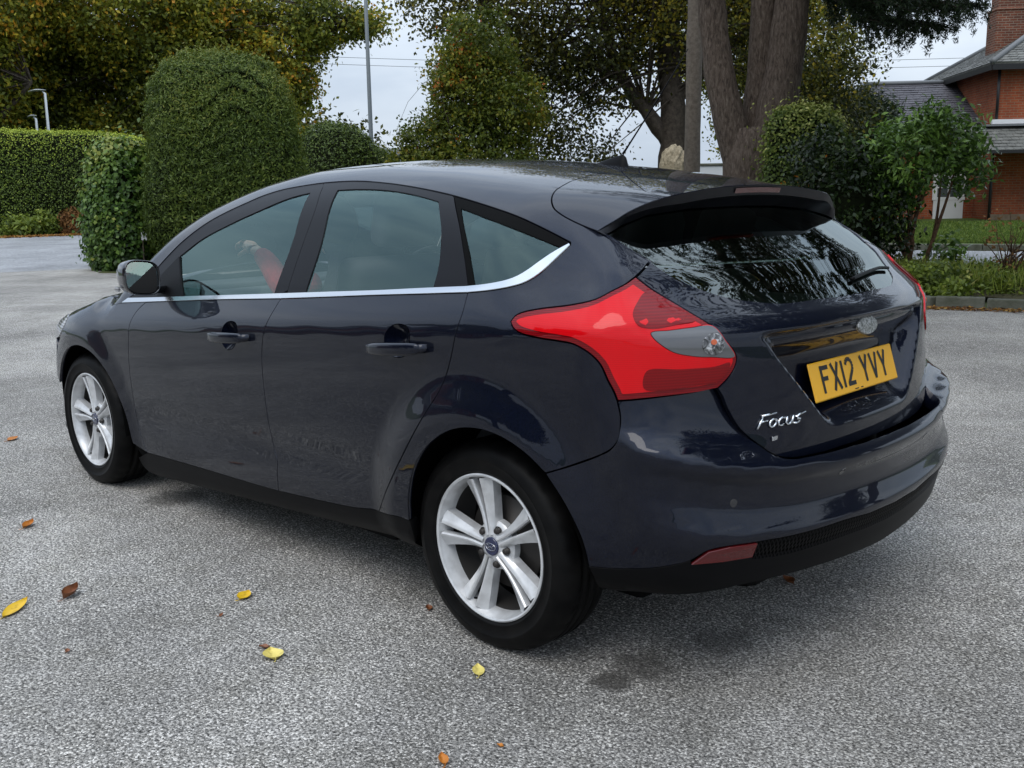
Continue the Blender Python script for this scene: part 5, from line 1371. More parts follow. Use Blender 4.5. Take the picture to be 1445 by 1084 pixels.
A_ = np.vstack(cen); k_ = np.repeat(np.arange(len(A_)), 4); n_ = len(k_)
V = leaves(A_[k_, :3]+RG.normal(0, .020, (n_, 3)), unit(RG.normal(size=(n_, 3))+np.array([0, 0, .4])), .105, .017, along_=A_[k_, 3:]*.7+RG.normal(0, .5, (n_, 3)))
quads_np('foliage', V, CEDARM, ced, attr=np.clip(RG.normal(.45, .2, n_), 0, 1))
join_tubes('twigs', sub, BARK, ced, 4)

# poles, wires, lamps
po = empty('wooden_pole', (*(10.14, -14.91), 0)); tag(po, 'weathered wooden pole standing between beech and cedar', 'pole')
limb('shaft', [(0, 0, 0), (.0, .0, 2.5), (-.02, 0, 5), (-.03, 0, 9)], [.165, .158, .15, .13], noise_mat('pole_wood', [(.3, (.075, .062, .050)), (.7, (.155, .130, .105))], 14, .9, 8, .5, 40), po, 16, .01)
tp = empty('tall_pole', (*(31.03, -23.08), 0)); tag(tp, 'tall slim grey pole against the sky above the yew mounds', 'pole')
v, f = tube([(0, 0, 0), (0, 0, 4), (-.03, .03, 12)], [.10, .085, .06], 12); mesh_np('shaft', v, f, simple('pole_grey', (.13, .15, .16), .6), tp)
for zz, lab in ((5.55, 'upper overhead wire crossing the sky left of the beech'), (5.18, 'lower overhead wire crossing the sky left of the beech')):
    a, b = np.array([*(49.58, -27.77), zz+3.6]), np.array([*(14.85, -54.76), zz+2.2]); t = np.linspace(0, 1, 14)
    pth = [tuple(a*(1-s)+b*s+np.array([0, 0, -.5*math.sin(math.pi*s)])) for s in t]
    v, f = tube(pth, .012, 5); tag(mesh_np('overhead_wire', v, f, simple('wire_grey', (.10, .11, .12), .6)), lab, 'wire', 'overhead wires')
LAMPM = simple('lamp_white', (.55, .58, .60), .4, metal=.3)
for px_, hh, sc_, lab in (((47.62, -17.12), 6.35, 1.0, 'pale street lamp with a flat head above the hedge'), ((49.19, -17.21), 5.30, .55, 'distant smaller street lamp left of the other lamp')):
    l_ = empty('street_lamp', (*px_, 0)); tag(l_, lab, 'street lamp', 'street lamps beyond the hedge')
    v, f = tube([(0, 0, 0), (0, 0, 3), (0, 0, hh-.1), tuple(-rt_*.12+np.array([0, 0, hh]))], [.09, .075, .06, .045], 10); mesh_np('post', v, f, LAMPM, l_)
    V = []; Fs = []; M = 12
    for i in range(9):
        s = i/8; w_ = .20*math.sin(math.pi*(.10+.78*s)); c = -rt_*(-.05+.80*s*sc_)+np.array([0, 0, hh+.05+.06*math.sin(math.pi*s*.8)-.10*s])
        for k in range(M):
            q = 2*math.pi*k/M; V.append(c+fw_*w_*math.cos(q)+np.array([0, 0, .04*math.sin(math.pi*(.1+.8*s))*math.sin(q)]))
    for i in range(8):
        for k in range(M): l2 = (k+1) % M; Fs.append((i*M+k, i*M+l2, (i+1)*M+l2, (i+1)*M+k))
    Fs += [tuple(range(M))[::-1], tuple(range(8*M, 9*M))]
    mesh_np('lamp_head', V, Fs, LAMPM, l_)

# ------------------------------------------------------------------ right-hand planting
vb = empty('variegated_shrub', (*(6.09, -12.12), 0)); tag(vb, 'bright variegated clipped shrub right of the cedar trunk', 'shrub')
fn = superell((0, 0, 1.25), (.58, .55, 1.26), 5, R(15), lumpy=.08)
core('core', fn, COREM, vb, .1); coat('foliage', fn, 19000, VARIM, vb, (.062, .040), .06, .3, tone=lambda P_: .20*(P_[:, 2]-1.9)+lump(P_, 5, .12))
db = empty('evergreen_bush', (*(4.82, -10.87), 0)); db.rotation_euler = (0, 0, R(-90.5)); tag(db, 'dark evergreen bush dotted with orange leaves behind the rear window', 'bush')
crown('foliage', [((0, 0, 1.0), (.78, .75, 1.0)), ((-.15, .15, 1.6), (.55, .55, .55)), ((.28, -.28, .7), (.55, .5, .7)), ((-.3, .3, .7), (.5, .5, .7))], LAURELM, db, 480, 26, (.085, .045), .13, .4, .6, lambda C: -.10+lump(C, 3, .05))
fn = superell((0, 0, .85), (.55, .52, .8), 2.3); core('core', fn, COREM, db, .02)
rh = empty('tall_shrub', (*(4.01, -11.57), 0)); rh.rotation_euler = (0, 0, R(-90.5)); tag(rh, 'tall glossy-leaved shrub with bare brown stems before the house', 'shrub')
bl_ = [((-.12, .12, 1.75), (.62, .6, .55)), ((.28, -.28, 1.95), (.45, .45, .42)), ((-.48, .50, 1.55), (.36, .36, .45)), ((.46, -.46, 1.55), (.28, .3, .34)), ((-.35, .35, 1.15), (.36, .36, .34)), ((.1, -.1, 2.2), (.32, .32, .26))]
crown('foliage', bl_, RHODOM, rh, 420, 20, (.115, .042), .10, .55, .45, lambda C: .10*(C[:, 2]-1.6)+lump(C, 3, .07), flat=.8)
crown('low_foliage', [((.22, -.30, .42), (.26, .24, .22))], RHODOM, rh, 14, 14, (.14, .05), .09, .5)
for a_, r_ in (((-.62, .62, 1.4), .030), ((-.30, .34, 1.7), .034), ((-.05, .05, 1.9), .038), ((.10, -.12, 1.9), .034), ((.30, -.34, 1.6), .030), ((.02, .06, 1.6), .028), ((-.16, .10, 1.5), .026), ((.2, -.18, 1.7), .024), ((-.45, .40, 1.2), .022)):
    b0 = np.array([RG.normal(-.02, .05), RG.normal(.02, .05), 0]); e = np.array(a_); m = b0*.6+e*.4+np.array([RG.normal(0, .06), RG.normal(0, .06), -.05]); m[2] = .55
    limb('stem', [b0, m, e*.8+b0*.2+RG.normal(0, .03, 3), e], [r_*1.25, r_, r_*.7, r_*.4], noise_mat('stem_bark', [(.3, (.06, .032, .018)), (.7, (.17, .095, .055))], 20, .9, 6, .5) if 'stemb' not in MATS else MATS['stemb'], rh, 8, .15)
tw = empty('twiggy_shrub', (*(2.46, -10.65), 0)); tag(tw, 'half-bare twiggy shrub at the right edge of the bed', 'shrub')
join_tubes('twigs', twigs([(0, 0, .05), (.05, 0, .3), (-.03, .03, .5)], [((0, 0, .7), (.42, .42, .52)), ((-.15, .15, .5), (.35, .35, .4))], 46, .011), noise_mat('twig_bark', [(.3, (.045, .024, .014)), (.7, (.12, .07, .04))], 20), tw, 5)
crown('foliage', [((0, 0, .6), (.42, .42, .5))], DRYM, tw, 34, 6, (.06, .03), .07)
# herbs and grasses over the bed
k = 0
bed = []
for i in range(1500):
    u, v = RG.random(), RG.random()**1.15
    c = np.array((5.38, -10.11))*(1-u)*(1-v)+np.array((0.93, -9.64))*u*(1-v)+np.array((1.67, -12.75))*u*v+np.array((5.22, -11.67))*(1-u)*v
    bed.append((*c, .10+RG.random()*.13*(1.2 if RG.random() < .3 else .7)))
bed = np.array(bed); kk = np.repeat(np.arange(len(bed)), 26); nn2 = len(kk)
V = leaves(bed[kk]+RG.normal(size=(nn2, 3))*np.array([.10, .10, .055]), unit(RG.normal(size=(nn2, 3))*.7+np.array([0, 0, .8])), .075, .036)
cl = RG.normal(.45, .2, len(bed))
tag(quads_np('bed_ground_cover', V, HERBM, attr=np.clip(cl[kk]+RG.normal(0, .1, nn2), 0, 1)), 'low leafy ground cover filling the bed behind the kerb', 'ground cover', kind='stuff')
kk = RG.integers(len(bed), size=5200); C = bed[kk]+RG.normal(size=(5200, 3))*np.array([.15, .15, .03]); C[:, 2] = .10+RG.random(5200)*.2
V = leaves(C, unit(RG.normal(size=(5200, 3))*np.array([1, 1, .2])), .30, .010, along_=np.tile([0, 0, 1.], (5200, 1)))
tag(quads_np('tall_grass', V, HERBM, attr=RG.uniform(.5, 1, 5200)), 'thin long grass growing through the bed', 'grass', kind='stuff')
for px_, sc_, lab in (((3.00, -9.17), 1.0, 'leafy clump at the kerb just right of the car'), ((2.47, -8.90), .55, 'tuft of weeds hanging over the kerb stones'), ((2.86, -9.55), .9, 'pale-leaved plant in the middle of the bed')):
    h = empty('bed_plant', (*px_, .08)); tag(h, lab, 'plant', 'plants in the bed')
    crown('foliage', [((0, 0, .16*sc_), (.34*sc_, .34*sc_, .18*sc_))], HERBM if 'pale' not in lab else VARIM, h, int(46*sc_), 14, (.085, .042), .07)
# lawn grass
n_ = 26000; u = RG.random(n_)[:, None]; v = RG.random(n_)[:, None]**1.5
A0, A1, A2, A3 = (np.array(q) for q in ((*(10.09, -19.28), .10), (*(3.66, -21.12), .10), (*(5.60, -29.29), .31), (*(13.84, -26.12), .31)))
C = A0*(1-u)*(1-v)+A1*u*(1-v)+A2*u*v+A3*(1-u)*v; C[:, 2] += .035
LAWNM = leaf_mat('grass_blades', [(0, (.05, .085, .012)), (.6, (.115, .185, .03)), (1, (.20, .25, .05))], .3)
tag(quads_np('lawn_grass', leaves(C, unit(RG.normal(size=(n_, 3))*np.array([1, 1, .3])), .10, .03, along_=np.tile([0, 0, 1.], (n_, 1))), LAWNM, attr=RG.random(n_)), 'mown grass of the lawn before the brick house', 'grass', kind='stuff')
# pale stone heap and low white wall beyond the car roof
st = empty('pale_boulder', (*(11.89, -16.73), 0)); tag(st, 'pale lumpy boulder seen over the car roof beside the pole', 'boulder')
bm = bmesh.new(); bmesh.ops.create_icosphere(bm, subdivisions=5, radius=1)
for v_ in bm.verts:
    q = v_.co.copy(); bmp = .07*math.sin(q.x*7+q.z*5)*math.sin(q.y*8+q.z*3+1)+.05*math.sin(q.x*15+1)*math.sin(q.z*17+q.y*13)
    sc_ = 1+bmp; lowr = .75*max(0, -q.z)
    v_.co = Vector((q.x*.31*sc_*(1+lowr*.4), q.y*.31*sc_*(1+lowr*.4), 1.93+q.z*.42*sc_ if q.z > 0 else 1.93+q.z*1.95))
bm_obj('stone', bm, noise_mat('pale_stone', [(.3, (.16, .13, .08)), (.7, (.44, .37, .26))], 14, .95, 8, 1.0, 22), st, True)
wv_ = empty('low_white_wall', (*(12.72, -19.80), 0)); tag(wv_, 'low white rendered wall seen between the pole and the cedar', 'wall')
bm = rbox((2.4, .2, 1.95), (0, 0, .975), .02, 1); o = bm_obj('wall', bm, simple('render_white', (.62, .64, .66), .8), wv_); o.rotation_euler = (0, 0, R(-45.5-90))
bm = rbox((2.46, .26, .06), (0, 0, 1.98), .01, 1); o = bm_obj('coping', bm, KERBM, wv_); o.rotation_euler = (0, 0, R(-45.5-90))
gw = empty('far_grey_wall', (*(42.44, -34.41), 0)); tag(gw, 'far grey wall just visible right of the yew mounds', 'wall')
bm = rbox((5, .3, 3.9), (0, 0, 1.95), .02, 1); o = bm_obj('wall', bm, simple('wall_grey', (.26, .28, .28), .8), gw); o.rotation_euler = (0, 0, R(-45.5-90+6))

# ------------------------------------------------------------------ brick house
def brick_mat(name, c1, c2, mortar, scale=1.0):
    m, t, b = new_mat(name); tc_ = nd(t, 'ShaderNodeTexCoord'); lk = t.links.new
    sx = nd(t, 'ShaderNodeSeparateXYZ'); lk(tc_.outputs['Object'], sx.inputs[0])
    ad = nd(t, 'ShaderNodeMath', operation='ADD'); lk(sx.outputs['X'], ad.inputs[0]); lk(sx.outputs['Y'], ad.inputs[1])
    cb = nd(t, 'ShaderNodeCombineXYZ'); lk(ad.outputs[0], cb.inputs['X']); lk(sx.outputs['Z'], cb.inputs['Y'])
    bt_ = nd(t, 'ShaderNodeTexBrick', i_Scale=scale); bt_.inputs['Brick Width'].default_value = .225; bt_.inputs['Row Height'].default_value = .075; bt_.inputs['Mortar Size'].default_value = .009
    bt_.inputs['Color1'].default_value = (*c1, 1); bt_.inputs['Color2'].default_value = (*c2, 1); bt_.inputs['Mortar'].default_value = (*mortar, 1); bt_.inputs['Bias'].default_value = -.2
    lk(cb.outputs[0], bt_.inputs['Vector'])
    n = nd(t, 'ShaderNodeTexNoise', i_Scale=1.6, i_Detail=8, i_Roughness=.7); lk(tc_.outputs['Object'], n.inputs['Vector'])
    r = ramp(t, [(.3, (.55, .5, .48)), (.7, (1.15, 1.1, 1.05))]); lk(n.outputs['Fac'], r.inputs['Fac'])
    mx_ = nd(t, 'ShaderNodeMix', data_type='RGBA', blend_type='MULTIPLY'); mx_.inputs[0].default_value = 1; lk(bt_.outputs['Color'], mx_.inputs['A']); lk(r.outputs['Color'], mx_.inputs['B']); lk(mx_.outputs['Result'], b.inputs['Base Color'])
    bp = nd(t, 'ShaderNodeBump', i_Strength=.6, i_Distance=.01, invert=True); lk(bt_.outputs['Fac'], bp.inputs['Height']); lk(bp.outputs['Normal'], b.inputs['Normal'])
    b.inputs['Roughness'].default_value = .9
    return m
BRICK = brick_mat('orange_brick', (.36, .085, .028), (.27, .055, .020), (.26, .17, .11))
BRICK2 = brick_mat('sooty_brick', (.20, .060, .030), (.10, .035, .022), (.26, .22, .17))
def slate_mat(name, c1, c2, moss=0):
    m, t, b = new_mat(name); tc_ = nd(t, 'ShaderNodeTexCoord'); lk = t.links.new
    n = nd(t, 'ShaderNodeTexNoise', i_Scale=2.5, i_Detail=8, i_Roughness=.75); lk(tc_.outputs['Object'], n.inputs['Vector'])
    r = ramp(t, [(.3, c1), (.6, c2), (.8, tuple(c*1.5 for c in c2))]); lk(n.outputs['Fac'], r.inputs['Fac']); lk(r.outputs['Color'], b.inputs['Base Color'])
    b.inputs['Roughness'].default_value = .6
    return m
SLATE = slate_mat('purple_slate', (.042, .040, .048), (.085, .080, .092)); SLATE2 = slate_mat('lichen_slate', (.045, .046, .042), (.17, .17, .155))
LEAD = simple('lead_grey', (.16, .17, .18), .6); WHITEP = simple('white_paint', (.72, .73, .74), .5); GUTTER = simple('gutter_black', (.012, .012, .013), .5)
STONEB = noise_mat('plinth_stone', [(.3, (.14, .10, .065)), (.7, (.26, .20, .14))], 5)
def house(label, loc, yaw):
    H_ = empty('brick_house', loc); H_.rotation_euler = (0, 0, yaw); tag(H_, label, 'house')
    # local frame: front wall along +x from the near corner, y<0 is towards the lawn
    def box(name, x0, x1, y0, y1, z0, z1, mat, bev=0, par=H_):
        return bm_obj(name, rbox((x1-x0, y1-y0, z1-z0), ((x0+x1)/2, (y0+y1)/2, (z0+z1)/2), bev, 1), mat, par)
    w = box('main_wall', 0, 7.5, 0, 7, -.6, 4.72, BRICK)
    box('wing_wall', -4.6, -.002, 1.6, 6.6, -.6, 3.05, BRICK)
    box('plinth', -.05, 7.55, -.05, .02, -.6, .32, STONEB); box('wing_plinth', -4.65, -.06, 1.55, 1.598, -.6, .12, STONEB)
    def roof(name, ring, ridge, mat, th_=.06, faces=None):
        V = [*ring, *ridge]; o = mesh_np(name, V, faces, mat, H_, False)
        m_ = o.modifiers.new('thick', 'SOLIDIFY'); m_.thickness = th_; m_.offset = -1
        return o
    def slates(par, quad, rows, cols, mat):
        """courses of slates, each row one lapped strip set proud of the next, joined per roof face"""
        a, b, c, d = (np.array(q, float) for q in quad)   # a,b eave ends; d,c ridge ends
        nrm = unit(np.cross(b-a, d-a)[None])[0]
        V = []; Fs = []; 
        for i in range(rows):
            t0, t1 = i/rows, (i+1.25)/rows; t1 = min(t1, 1)
            L0, R0, L1, R1 = a+(d-a)*t0, b+(c-b)*t0, a+(d-a)*t1, b+(c-b)*t1
            nc = max(1, int(round(np.linalg.norm(R0-L0)/(np.linalg.norm(b-a)/cols)))); sh = .5*(i % 2)
            for k in range(-1, nc+1):
                u0, u1 = max(0, (k+sh+.03)/nc), min(1, (k+1+sh-.03)/nc)
                if u1-u0 < .01: continue
                jt = RG.uniform(0, .012); s = len(V)
                e0 = .022+jt
                V += [L0+(R0-L0)*u0+nrm*e0, L0+(R0-L0)*u1+nrm*e0, L1+(R1-L1)*u1+nrm*.008, L1+(R1-L1)*u0+nrm*.008, L0+(R0-L0)*u0+nrm*.002, L0+(R0-L0)*u1+nrm*.002]
                Fs += [(s, s+1, s+2, s+3), (s+4, s+5, s+1, s)]
        o = mesh_np('slates', V, Fs, mat, par, False); tag(o, kind='stuff'); return o
    e = .40
    r0 = [(-e, -e, 4.70), (7.5+e, -e, 4.70), (7.5+e, 7+e, 4.70), (-e, 7+e, 4.70)]; rg_ = [(3.3, 3.5, 6.9), (4.2, 3.5, 6.9)]
    mr = roof('main_roof', r0, rg_, SLATE2, .06, [(0, 1, 5, 4), (1, 2, 5), (2, 3, 4, 5), (3, 0, 4)])
    slates(mr, (r0[0], r0[1], rg_[1], rg_[0]), 26, 34, SLATE2); slates(mr, (r0[3], r0[0], rg_[0], rg_[0]), 26, 34, SLATE2)
    for a, b in ((r0[0], rg_[0]), (r0[3], rg_[0]), (r0[1], rg_[1])):
        v, f = tube([tuple(np.array(a)+[0, 0, .03]), tuple(np.array(b)+[0, 0, .05])], .085, 8); mesh_np('hip_tiles', v, f, LEAD, mr)
    box('fascia', -e+.02, 7.5+e, -e-.0, -e+.04, 4.50, 4.66, GUTTER); box('fascia', -e, -e+.04, -e+.045, 7.4, 4.50, 4.66, GUTTER); box('soffit', -e+.05, 7.8, -e+.05, 7.3, 4.62, 4.67, GUTTER)
    w0_ = [(-4.95, 1.25, 3.06), (-.004, 1.25, 3.06), (-.004, 6.9, 3.06), (-4.95, 6.9, 3.06)]; wr_ = [(-3.0, 4.0, 4.55), (-.004, 4.0, 4.55)]
    wr = roof('wing_roof', w0_, wr_, SLATE, .05, [(0, 1, 5, 4), (1, 2, 5), (2, 3, 4, 5), (3, 0, 4)])
    slates(wr, (w0_[0], w0_[1], wr_[1], wr_[0]), 18, 22, SLATE); slates(wr, (w0_[3], w0_[0], wr_[0], wr_[0]), 18, 22, SLATE)
    v, f = tube([tuple(np.array(w0_[0])+[0, 0, .03]), tuple(np.array(wr_[0])+[0, 0, .05])], .075, 8); mesh_np('hip_tiles', v, f, LEAD, wr)
    v, f = tube([tuple(np.array(wr_[0])+[0, 0, .05]), tuple(np.array(wr_[1])+[0, 0, .05])], .075, 8); mesh_np('ridge_tiles', v, f, LEAD, wr)
    box('gutter', -4.95, -.01, 1.18, 1.25, 2.98, 3.06, GUTTER)
    # lean-to roof over the front
    l0 = [(-1.3, -1.35, 2.16), (7.6, -1.35, 2.16), (7.6, -.003, 2.93), (-1.3, -.003, 2.93)]
    lr = roof('porch_roof', l0, [], SLATE2, .05, [(0, 1, 2, 3)])
    slates(lr, (l0[0], l0[1], l0[2], l0[3]), 8, 40, SLATE2)
    box('flashing', -.2, 7.6, -.16, -.02, 2.97, 3.10, WHITEP); box('flashing_ledge', -.45, 7.6, -.30, -.02, 2.90, 2.955, LEAD)
    box('porch_gutter', -1.3, 7.6, -1.42, -1.355, 2.08, 2.155, GUTTER)
    box('porch_wall', .02, 7.4, -.9, -.86, 0, 2.3, BRICK) if False else None
    v, f = tube([(-.10, -.10, 0), (-.10, -.10, 2.2)], .045, 8); mesh_np('downpipe', v, f, GUTTER, H_)
    v, f = tube([(-.06, -.07, 2.95), (-.06, -.07, 4.6)], .045, 8); mesh_np('downpipe', v, f, GUTTER, H_)
    # chimney
    box('chimney', .55, 1.58, 2.2, 3.0, 5.0, 6.55, BRICK2); box('chimney_shoulder', .52, 1.61, 2.17, 3.03, 6.55, 6.64, BRICK2, .03); box('chimney_stack', .62, 1.51, 2.27, 2.93, 6.64, 9.2, BRICK2)
    # glazed door and a window in the wing
    d_ = empty('door', (-.78, 1.595, .12), H_)
    def fr(name, x0, x1, z0, z1, y0, y1, mat, par): return bm_obj(name, rbox((x1-x0, y1-y0, z1-z0), ((x0+x1)/2, (y0+y1)/2, (z0+z1)/2), 0, 1), mat, par)
    fr('leaf', -.46, .46, 0, .62, -.05, -.01, WHITEP, d_)
    for x0, x1 in ((-.50, -.36), (-.035, .035), (.36, .50)): fr('stile', x0, x1, .622, 1.96, -.06, -.008, WHITEP, d_)
    for z0, z1 in ((.622, .72), (1.00, 1.04), (1.34, 1.42), (1.88, 2.02)): fr('rail', -.355, -.04, z0, z1, -.055, -.010, WHITEP, d_); fr('rail', .04, .355, z0, z1, -.055, -.010, WHITEP, d_)
    gl_ = simple('dark_pane', (.05, .06, .06), .08)
    for x0, x1 in ((-.35, -.04), (.04, .35)):
        for z0, z1 in ((.725, .995), (1.045, 1.335), (1.425, 1.875)): fr('pane', x0, x1, z0, z1, -.030, -.022, gl_, d_)
    wn_ = empty('window', (-3.1, 1.595, 1.0), H_); fr('frame', -.6, .6, -.1, 1.3, -.05, -.01, WHITEP, wn_)
    for x0, x1 in ((-.52, -.04), (.04, .52)):
        for z0, z1 in ((0, .58), (.64, 1.22)): fr('pane', x0, x1, z0, z1, -.056, -.051, gl_, wn_)
    fr('path', -6, 8, -.12, .02, -.9, -.06, KERBM, H_)
    return H_
hs_xy = (9.45, -29.72)
HOUSE = house('orange-brick house with slate roofs and a tall chimney beyond the lawn', (*hs_xy, .18), R(-140.8))

# ------------------------------------------------------------------ the side of the car park behind and beside the camera (seen in the paintwork and glass)
for i, (x, y, s_, src, lab) in enumerate(((16, 26, 1.0, 'oak', 'oak across the car park mirrored in the car doors'), (-11, -12, 1.35, 'beech', 'tall beech behind the car mirrored in its rear bumper'))):
    o = copy_tree(oak if src == 'oak' else beech); o.location = (x, y, 0); o.scale = (s_, s_, s_*.8); o['label'] = lab; o.rotation_euler = (0, 0, 1.2*i+.4)

tree('shade_tree', 'added unseen broad tree shading the tarmac behind the car, mirrored in its tail', (-8.5, -11.5),  # added out of view; its wide flat crown darkens the ground and car tail
     [((0, 0, 8.2), (6.0, 6.0, 2.0)), ((5, -2.5, 7.6), (3.6, 3.6, 1.7)), ((4, 4, 7.4), (3.4, 3.4, 1.6)), ((-4, 4, 7.8), (4, 4, 1.8)), ((-4, -4, 7.8), (4, 4, 1.8)), ((0, 6, 7.2), (3, 3, 1.5)), ((1, -5.5, 7.4), (3.2, 3.2, 1.6))],
     BEECHM, 2400, 24, (.24, .15), ([(0, 0, 0), (.1, 0, 3), (0, .1, 6), (0, 0, 8)], [.45, .38, .28, .15]),
     [([(0, 0, 4.5), (2, -1, 6.3), (5, -2.5, 7.6)], [.22, .15, .05]), ([(0, 0, 4.8), (1.6, 2, 6.4), (4, 4, 7.4)], [.2, .14, .05]), ([(0, 0, 4.6), (-2, 1.8, 6.4), (-4, 4, 7.6)], [.2, .14, .05]), ([(0, 0, 5), (.3, -2.5, 6.5), (1, -5, 7.4)], [.2, .14, .05])], .5, twig=160)
h2_ = copy_tree(HOUSE); h2_.location = (24, 20, 0); h2_.rotation_euler = (0, 0, R(-30)); h2_['label'] = 'second brick house across the car park, mirrored in the car doors'
# ------------------------------------------------------------------ fallen leaves
def fallen(px_, L_, W_, rot, col, label, curl=.3, z=.004):
    L_, W_ = L_*1.35, W_*1.5
    name = 'fallen_leaf'; V = []; Fs = []; n = 9; K = 5
    for i in range(n):
        s = i/(n-1); w_ = W_*.5*(math.sin(math.pi*min(1, s*1.02))**.8)*(1-.25*s)+.0004
        for k in range(K):
            t = (k/(K-1)*2-1); x = (s-.5)*L_; zc_ = curl*W_*(t*t)*.5+.25*curl*L_*(s-.4)**2+.0015*math.sin(9*s+3*t)
            V.append((x, t*w_, zc_))
    for i in range(n-1):
        for k in range(K-1): Fs.append((i*K+k, (i+1)*K+k, (i+1)*K+k+1, i*K+k+1))
    nm = 'leaf_%s' % '_'.join('%02d' % int(c*99) for c in col)
    m = MATS.get(nm)
    if m is None:
        m, t, b = new_mat(nm); tcn = nd(t, 'ShaderNodeTexCoord'); nn_ = nd(t, 'ShaderNodeTexNoise', i_Scale=45, i_Detail=4)
        r = ramp(t, [(.30, tuple(c*.55 for c in col)), (.5, col)]); t.links.new(tcn.outputs['Object'], nn_.inputs['Vector']); t.links.new(nn_.outputs['Fac'], r.inputs['Fac']); t.links.new(r.outputs['Color'], b.inputs['Base Color']); b.inputs['Roughness'].default_value = .5; MATS[nm] = m
    root = mesh_np(name, V, Fs, m, None, True); root.location = (*px_, z); root.rotation_euler = (R(4), R(-3), rot)
    tag(root, label, 'leaf', 'leaves fallen on the tarmac')
    v, f = tube([(-.5*L_, 0, .004), (-.62*L_, .003, .003), (-.72*L_, .008, .006)], .0012, 5); mesh_np('stalk', v, f, m, root)
    return root
Y1, Y2, O1, B1 = (.68, .43, .015), (.70, .58, .16), (.48, .17, .02), (.20, .07, .025)
fallen((1.344, 1.716), .105, .036, R(-52), Y1, 'long yellow leaf at the left edge of the tarmac')
fallen((1.329, 1.541), .065, .034, R(-55), B1, 'curled brown leaf beside the long yellow one', .9)
fallen((0.878, 1.148), .050, .034, R(-60), Y1, 'small bright yellow oval leaf left of the rear wheel')
fallen((0.418, 1.333), .052, .046, R(-20), Y2, 'pale yellow torn leaf in the left foreground')
fallen((0.482, 1.321), .024, .016, R(40), B1, 'tiny brown scrap touching the pale yellow leaf', .6)
fallen((-0.095, 0.996), .050, .026, R(-40), Y2, 'pale yellow leaf below the rear wheel')
fallen((-0.366, 1.371), .036, .018, R(-30), O1, 'orange leaf at the bottom edge of the picture', .6)
fallen((-0.416, 1.231), .014, .010, R(10), O1, 'tiny orange fragment near the bottom edge')
fallen((2.214, 1.347), .060, .028, R(-50), O1, 'orange-brown leaf lying left of the front wheel', .6)
fallen((3.882, 0.804), .060, .035, R(-60), O1, 'small orange leaf far out at the left edge')
fallen((0.342, 0.798), .028, .016, R(-30), B1, 'small brown leaf beside the rear tyre', .5)
fallen((-0.394, -0.180), .040, .030, R(-20), B1, 'reddish-brown leaf under the rear bumper', .5)
fallen((0.900, 1.730), .018, .010, R(-20), B1, 'tiny brown crumb in the lower left foreground', .4)
fallen((0.798, 1.281), .022, .008, R(-50), B1, 'thin brown leaf stalk near the small yellow leaf', .2)

# ------------------------------------------------------------------ passenger reaching forward inside the car
SKIN = simple('skin', (.50, .31, .22), .5, **{'Subsurface_Weight': .1}); RED = noise_mat('red_sleeve', [(.3, (.30, .012, .016)), (.7, (.48, .025, .03))], 30, .85); DARKC = simple('dark_clothes', (.02, .02, .024), .9); HAIR = simple('dark_hair', (.015, .011, .009), .7)
per = empty('person', (1.2, .40, .42)); tag(per, 'person in the front seat with a red-sleeved arm raised to the windscreen', 'person')
def skin_body(name, verts, edges, radii, mats, mfun, parent, sub=2):
    me = bpy.data.meshes.new(name); me.from_pydata([tuple(v) for v in verts], edges, [])
    o = link(name, me, mats, parent)
    m = o.modifiers.new('skin', 'SKIN'); o.modifiers.new('sub', 'SUBSURF').levels = sub; o.modifiers['sub'].render_levels = sub
    for i, r in enumerate(radii): me.skin_vertices[0].data[i].radius = (r, r) if not isinstance(r, tuple) else r
    me.skin_vertices[0].data[0].use_root = True
    return o
def arm_pts(*P_): return [tuple(np.array(q)-np.array([1.2, .40, .42])) for q in P_]
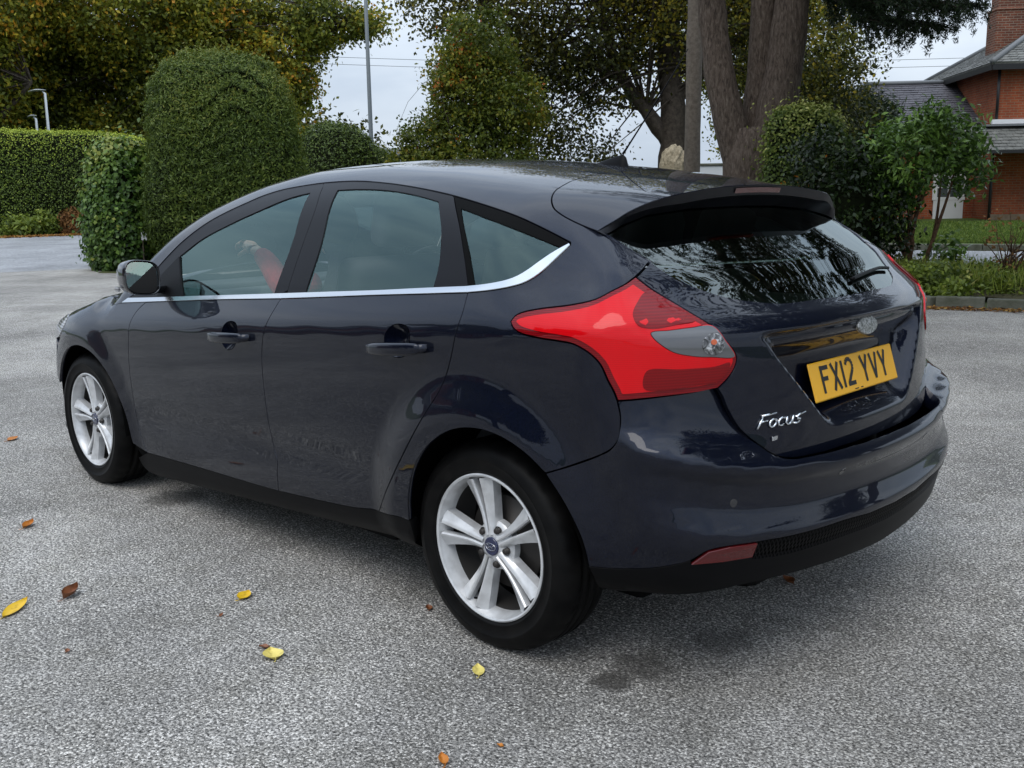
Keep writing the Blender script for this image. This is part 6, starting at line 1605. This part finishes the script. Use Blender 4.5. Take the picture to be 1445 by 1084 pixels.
# torso, legs and head as one body
bv = arm_pts((1.16, .38, .52), (1.18, .38, .68), (1.24, .38, .86), (1.27, .38, .98), (1.29, .38, 1.05), (1.31, .38, 1.10), (1.33, .38, 1.17), (1.34, .38, 1.24), (1.26, .26, .96), (1.40, .22, .80), (1.58, .24, .74), (1.17, .47, .53), (1.55, .48, .60), (1.75, .48, .30), (1.17, .29, .53), (1.55, .28, .60), (1.75, .28, .30))
be = [(0, 1), (1, 2), (2, 3), (3, 4), (4, 5), (5, 6), (6, 7), (3, 8), (8, 9), (9, 10), (0, 11), (11, 12), (12, 13), (0, 14), (14, 15), (15, 16)]
bd = skin_body('body', bv, be, [.13, (.15, .12), (.16, .12), (.14, .10), .055, .055, (.085, .078), (.075, .07), .06, .045, .035, .085, .07, .05, .085, .07, .05], DARKC, None, per)
hb_ = bmesh.new(); bmesh.ops.create_uvsphere(hb_, u_segments=24, v_segments=16, radius=1)
for v_ in hb_.verts: v_.co = Vector((v_.co.x*.098, v_.co.y*.083, v_.co.z*.110))
hd_ = bm_obj('hair', hb_, HAIR, per, True, loc=(.125, -.02, .79))
fb_ = bmesh.new(); bmesh.ops.create_uvsphere(fb_, u_segments=24, v_segments=16, radius=1)
for v_ in fb_.verts:
    nose_ = .018*math.exp(-((v_.co.y/.12)**2+((v_.co.z+.05)/.2)**2)) if v_.co.x > .6 else 0
    v_.co = Vector((v_.co.x*.082+nose_, v_.co.y*.070, v_.co.z*.105))
bm_obj('face', fb_, SKIN, per, True, loc=(.148, -.02, .765))
# raised left arm: sleeve, then the hand with five fingers
sl = skin_body('sleeve', arm_pts((1.30, .50, 1.00), (1.42, .53, .94), (1.53, .52, .975), (1.60, .51, 1.035), (1.665, .505, 1.075), (1.70, .502, 1.09)), [(0, 1), (1, 2), (2, 3), (3, 4), (4, 5)], [.062, .060, .054, .047, .041, .036], RED, None, per)
hv = [(1.69, .502, 1.088), (1.735, .500, 1.103), (1.775, .498, 1.118)]; hr = [.026, (.030, .020), (.036, .018)]; he = [(0, 1), (1, 2)]
fg = [((1.805, .520, 1.128), (1.832, .524, 1.122), (1.840, .524, 1.100)), ((1.812, .505, 1.134), (1.842, .506, 1.128), (1.850, .506, 1.103)), ((1.808, .489, 1.132), (1.836, .487, 1.124), (1.843, .487, 1.100)), ((1.800, .474, 1.124), (1.822, .470, 1.114), (1.828, .470, 1.096)), ((1.760, .526, 1.100), (1.785, .540, 1.086), (1.803, .538, 1.076))]
for q in fg:
    s = len(hv); hv += list(q); hr += [.0105, .0095, .008]; he += [(2 if q is not fg[4] else 1, s), (s, s+1), (s+1, s+2)]
skin_body('hand', arm_pts(*hv), he, hr, SKIN, None, per)
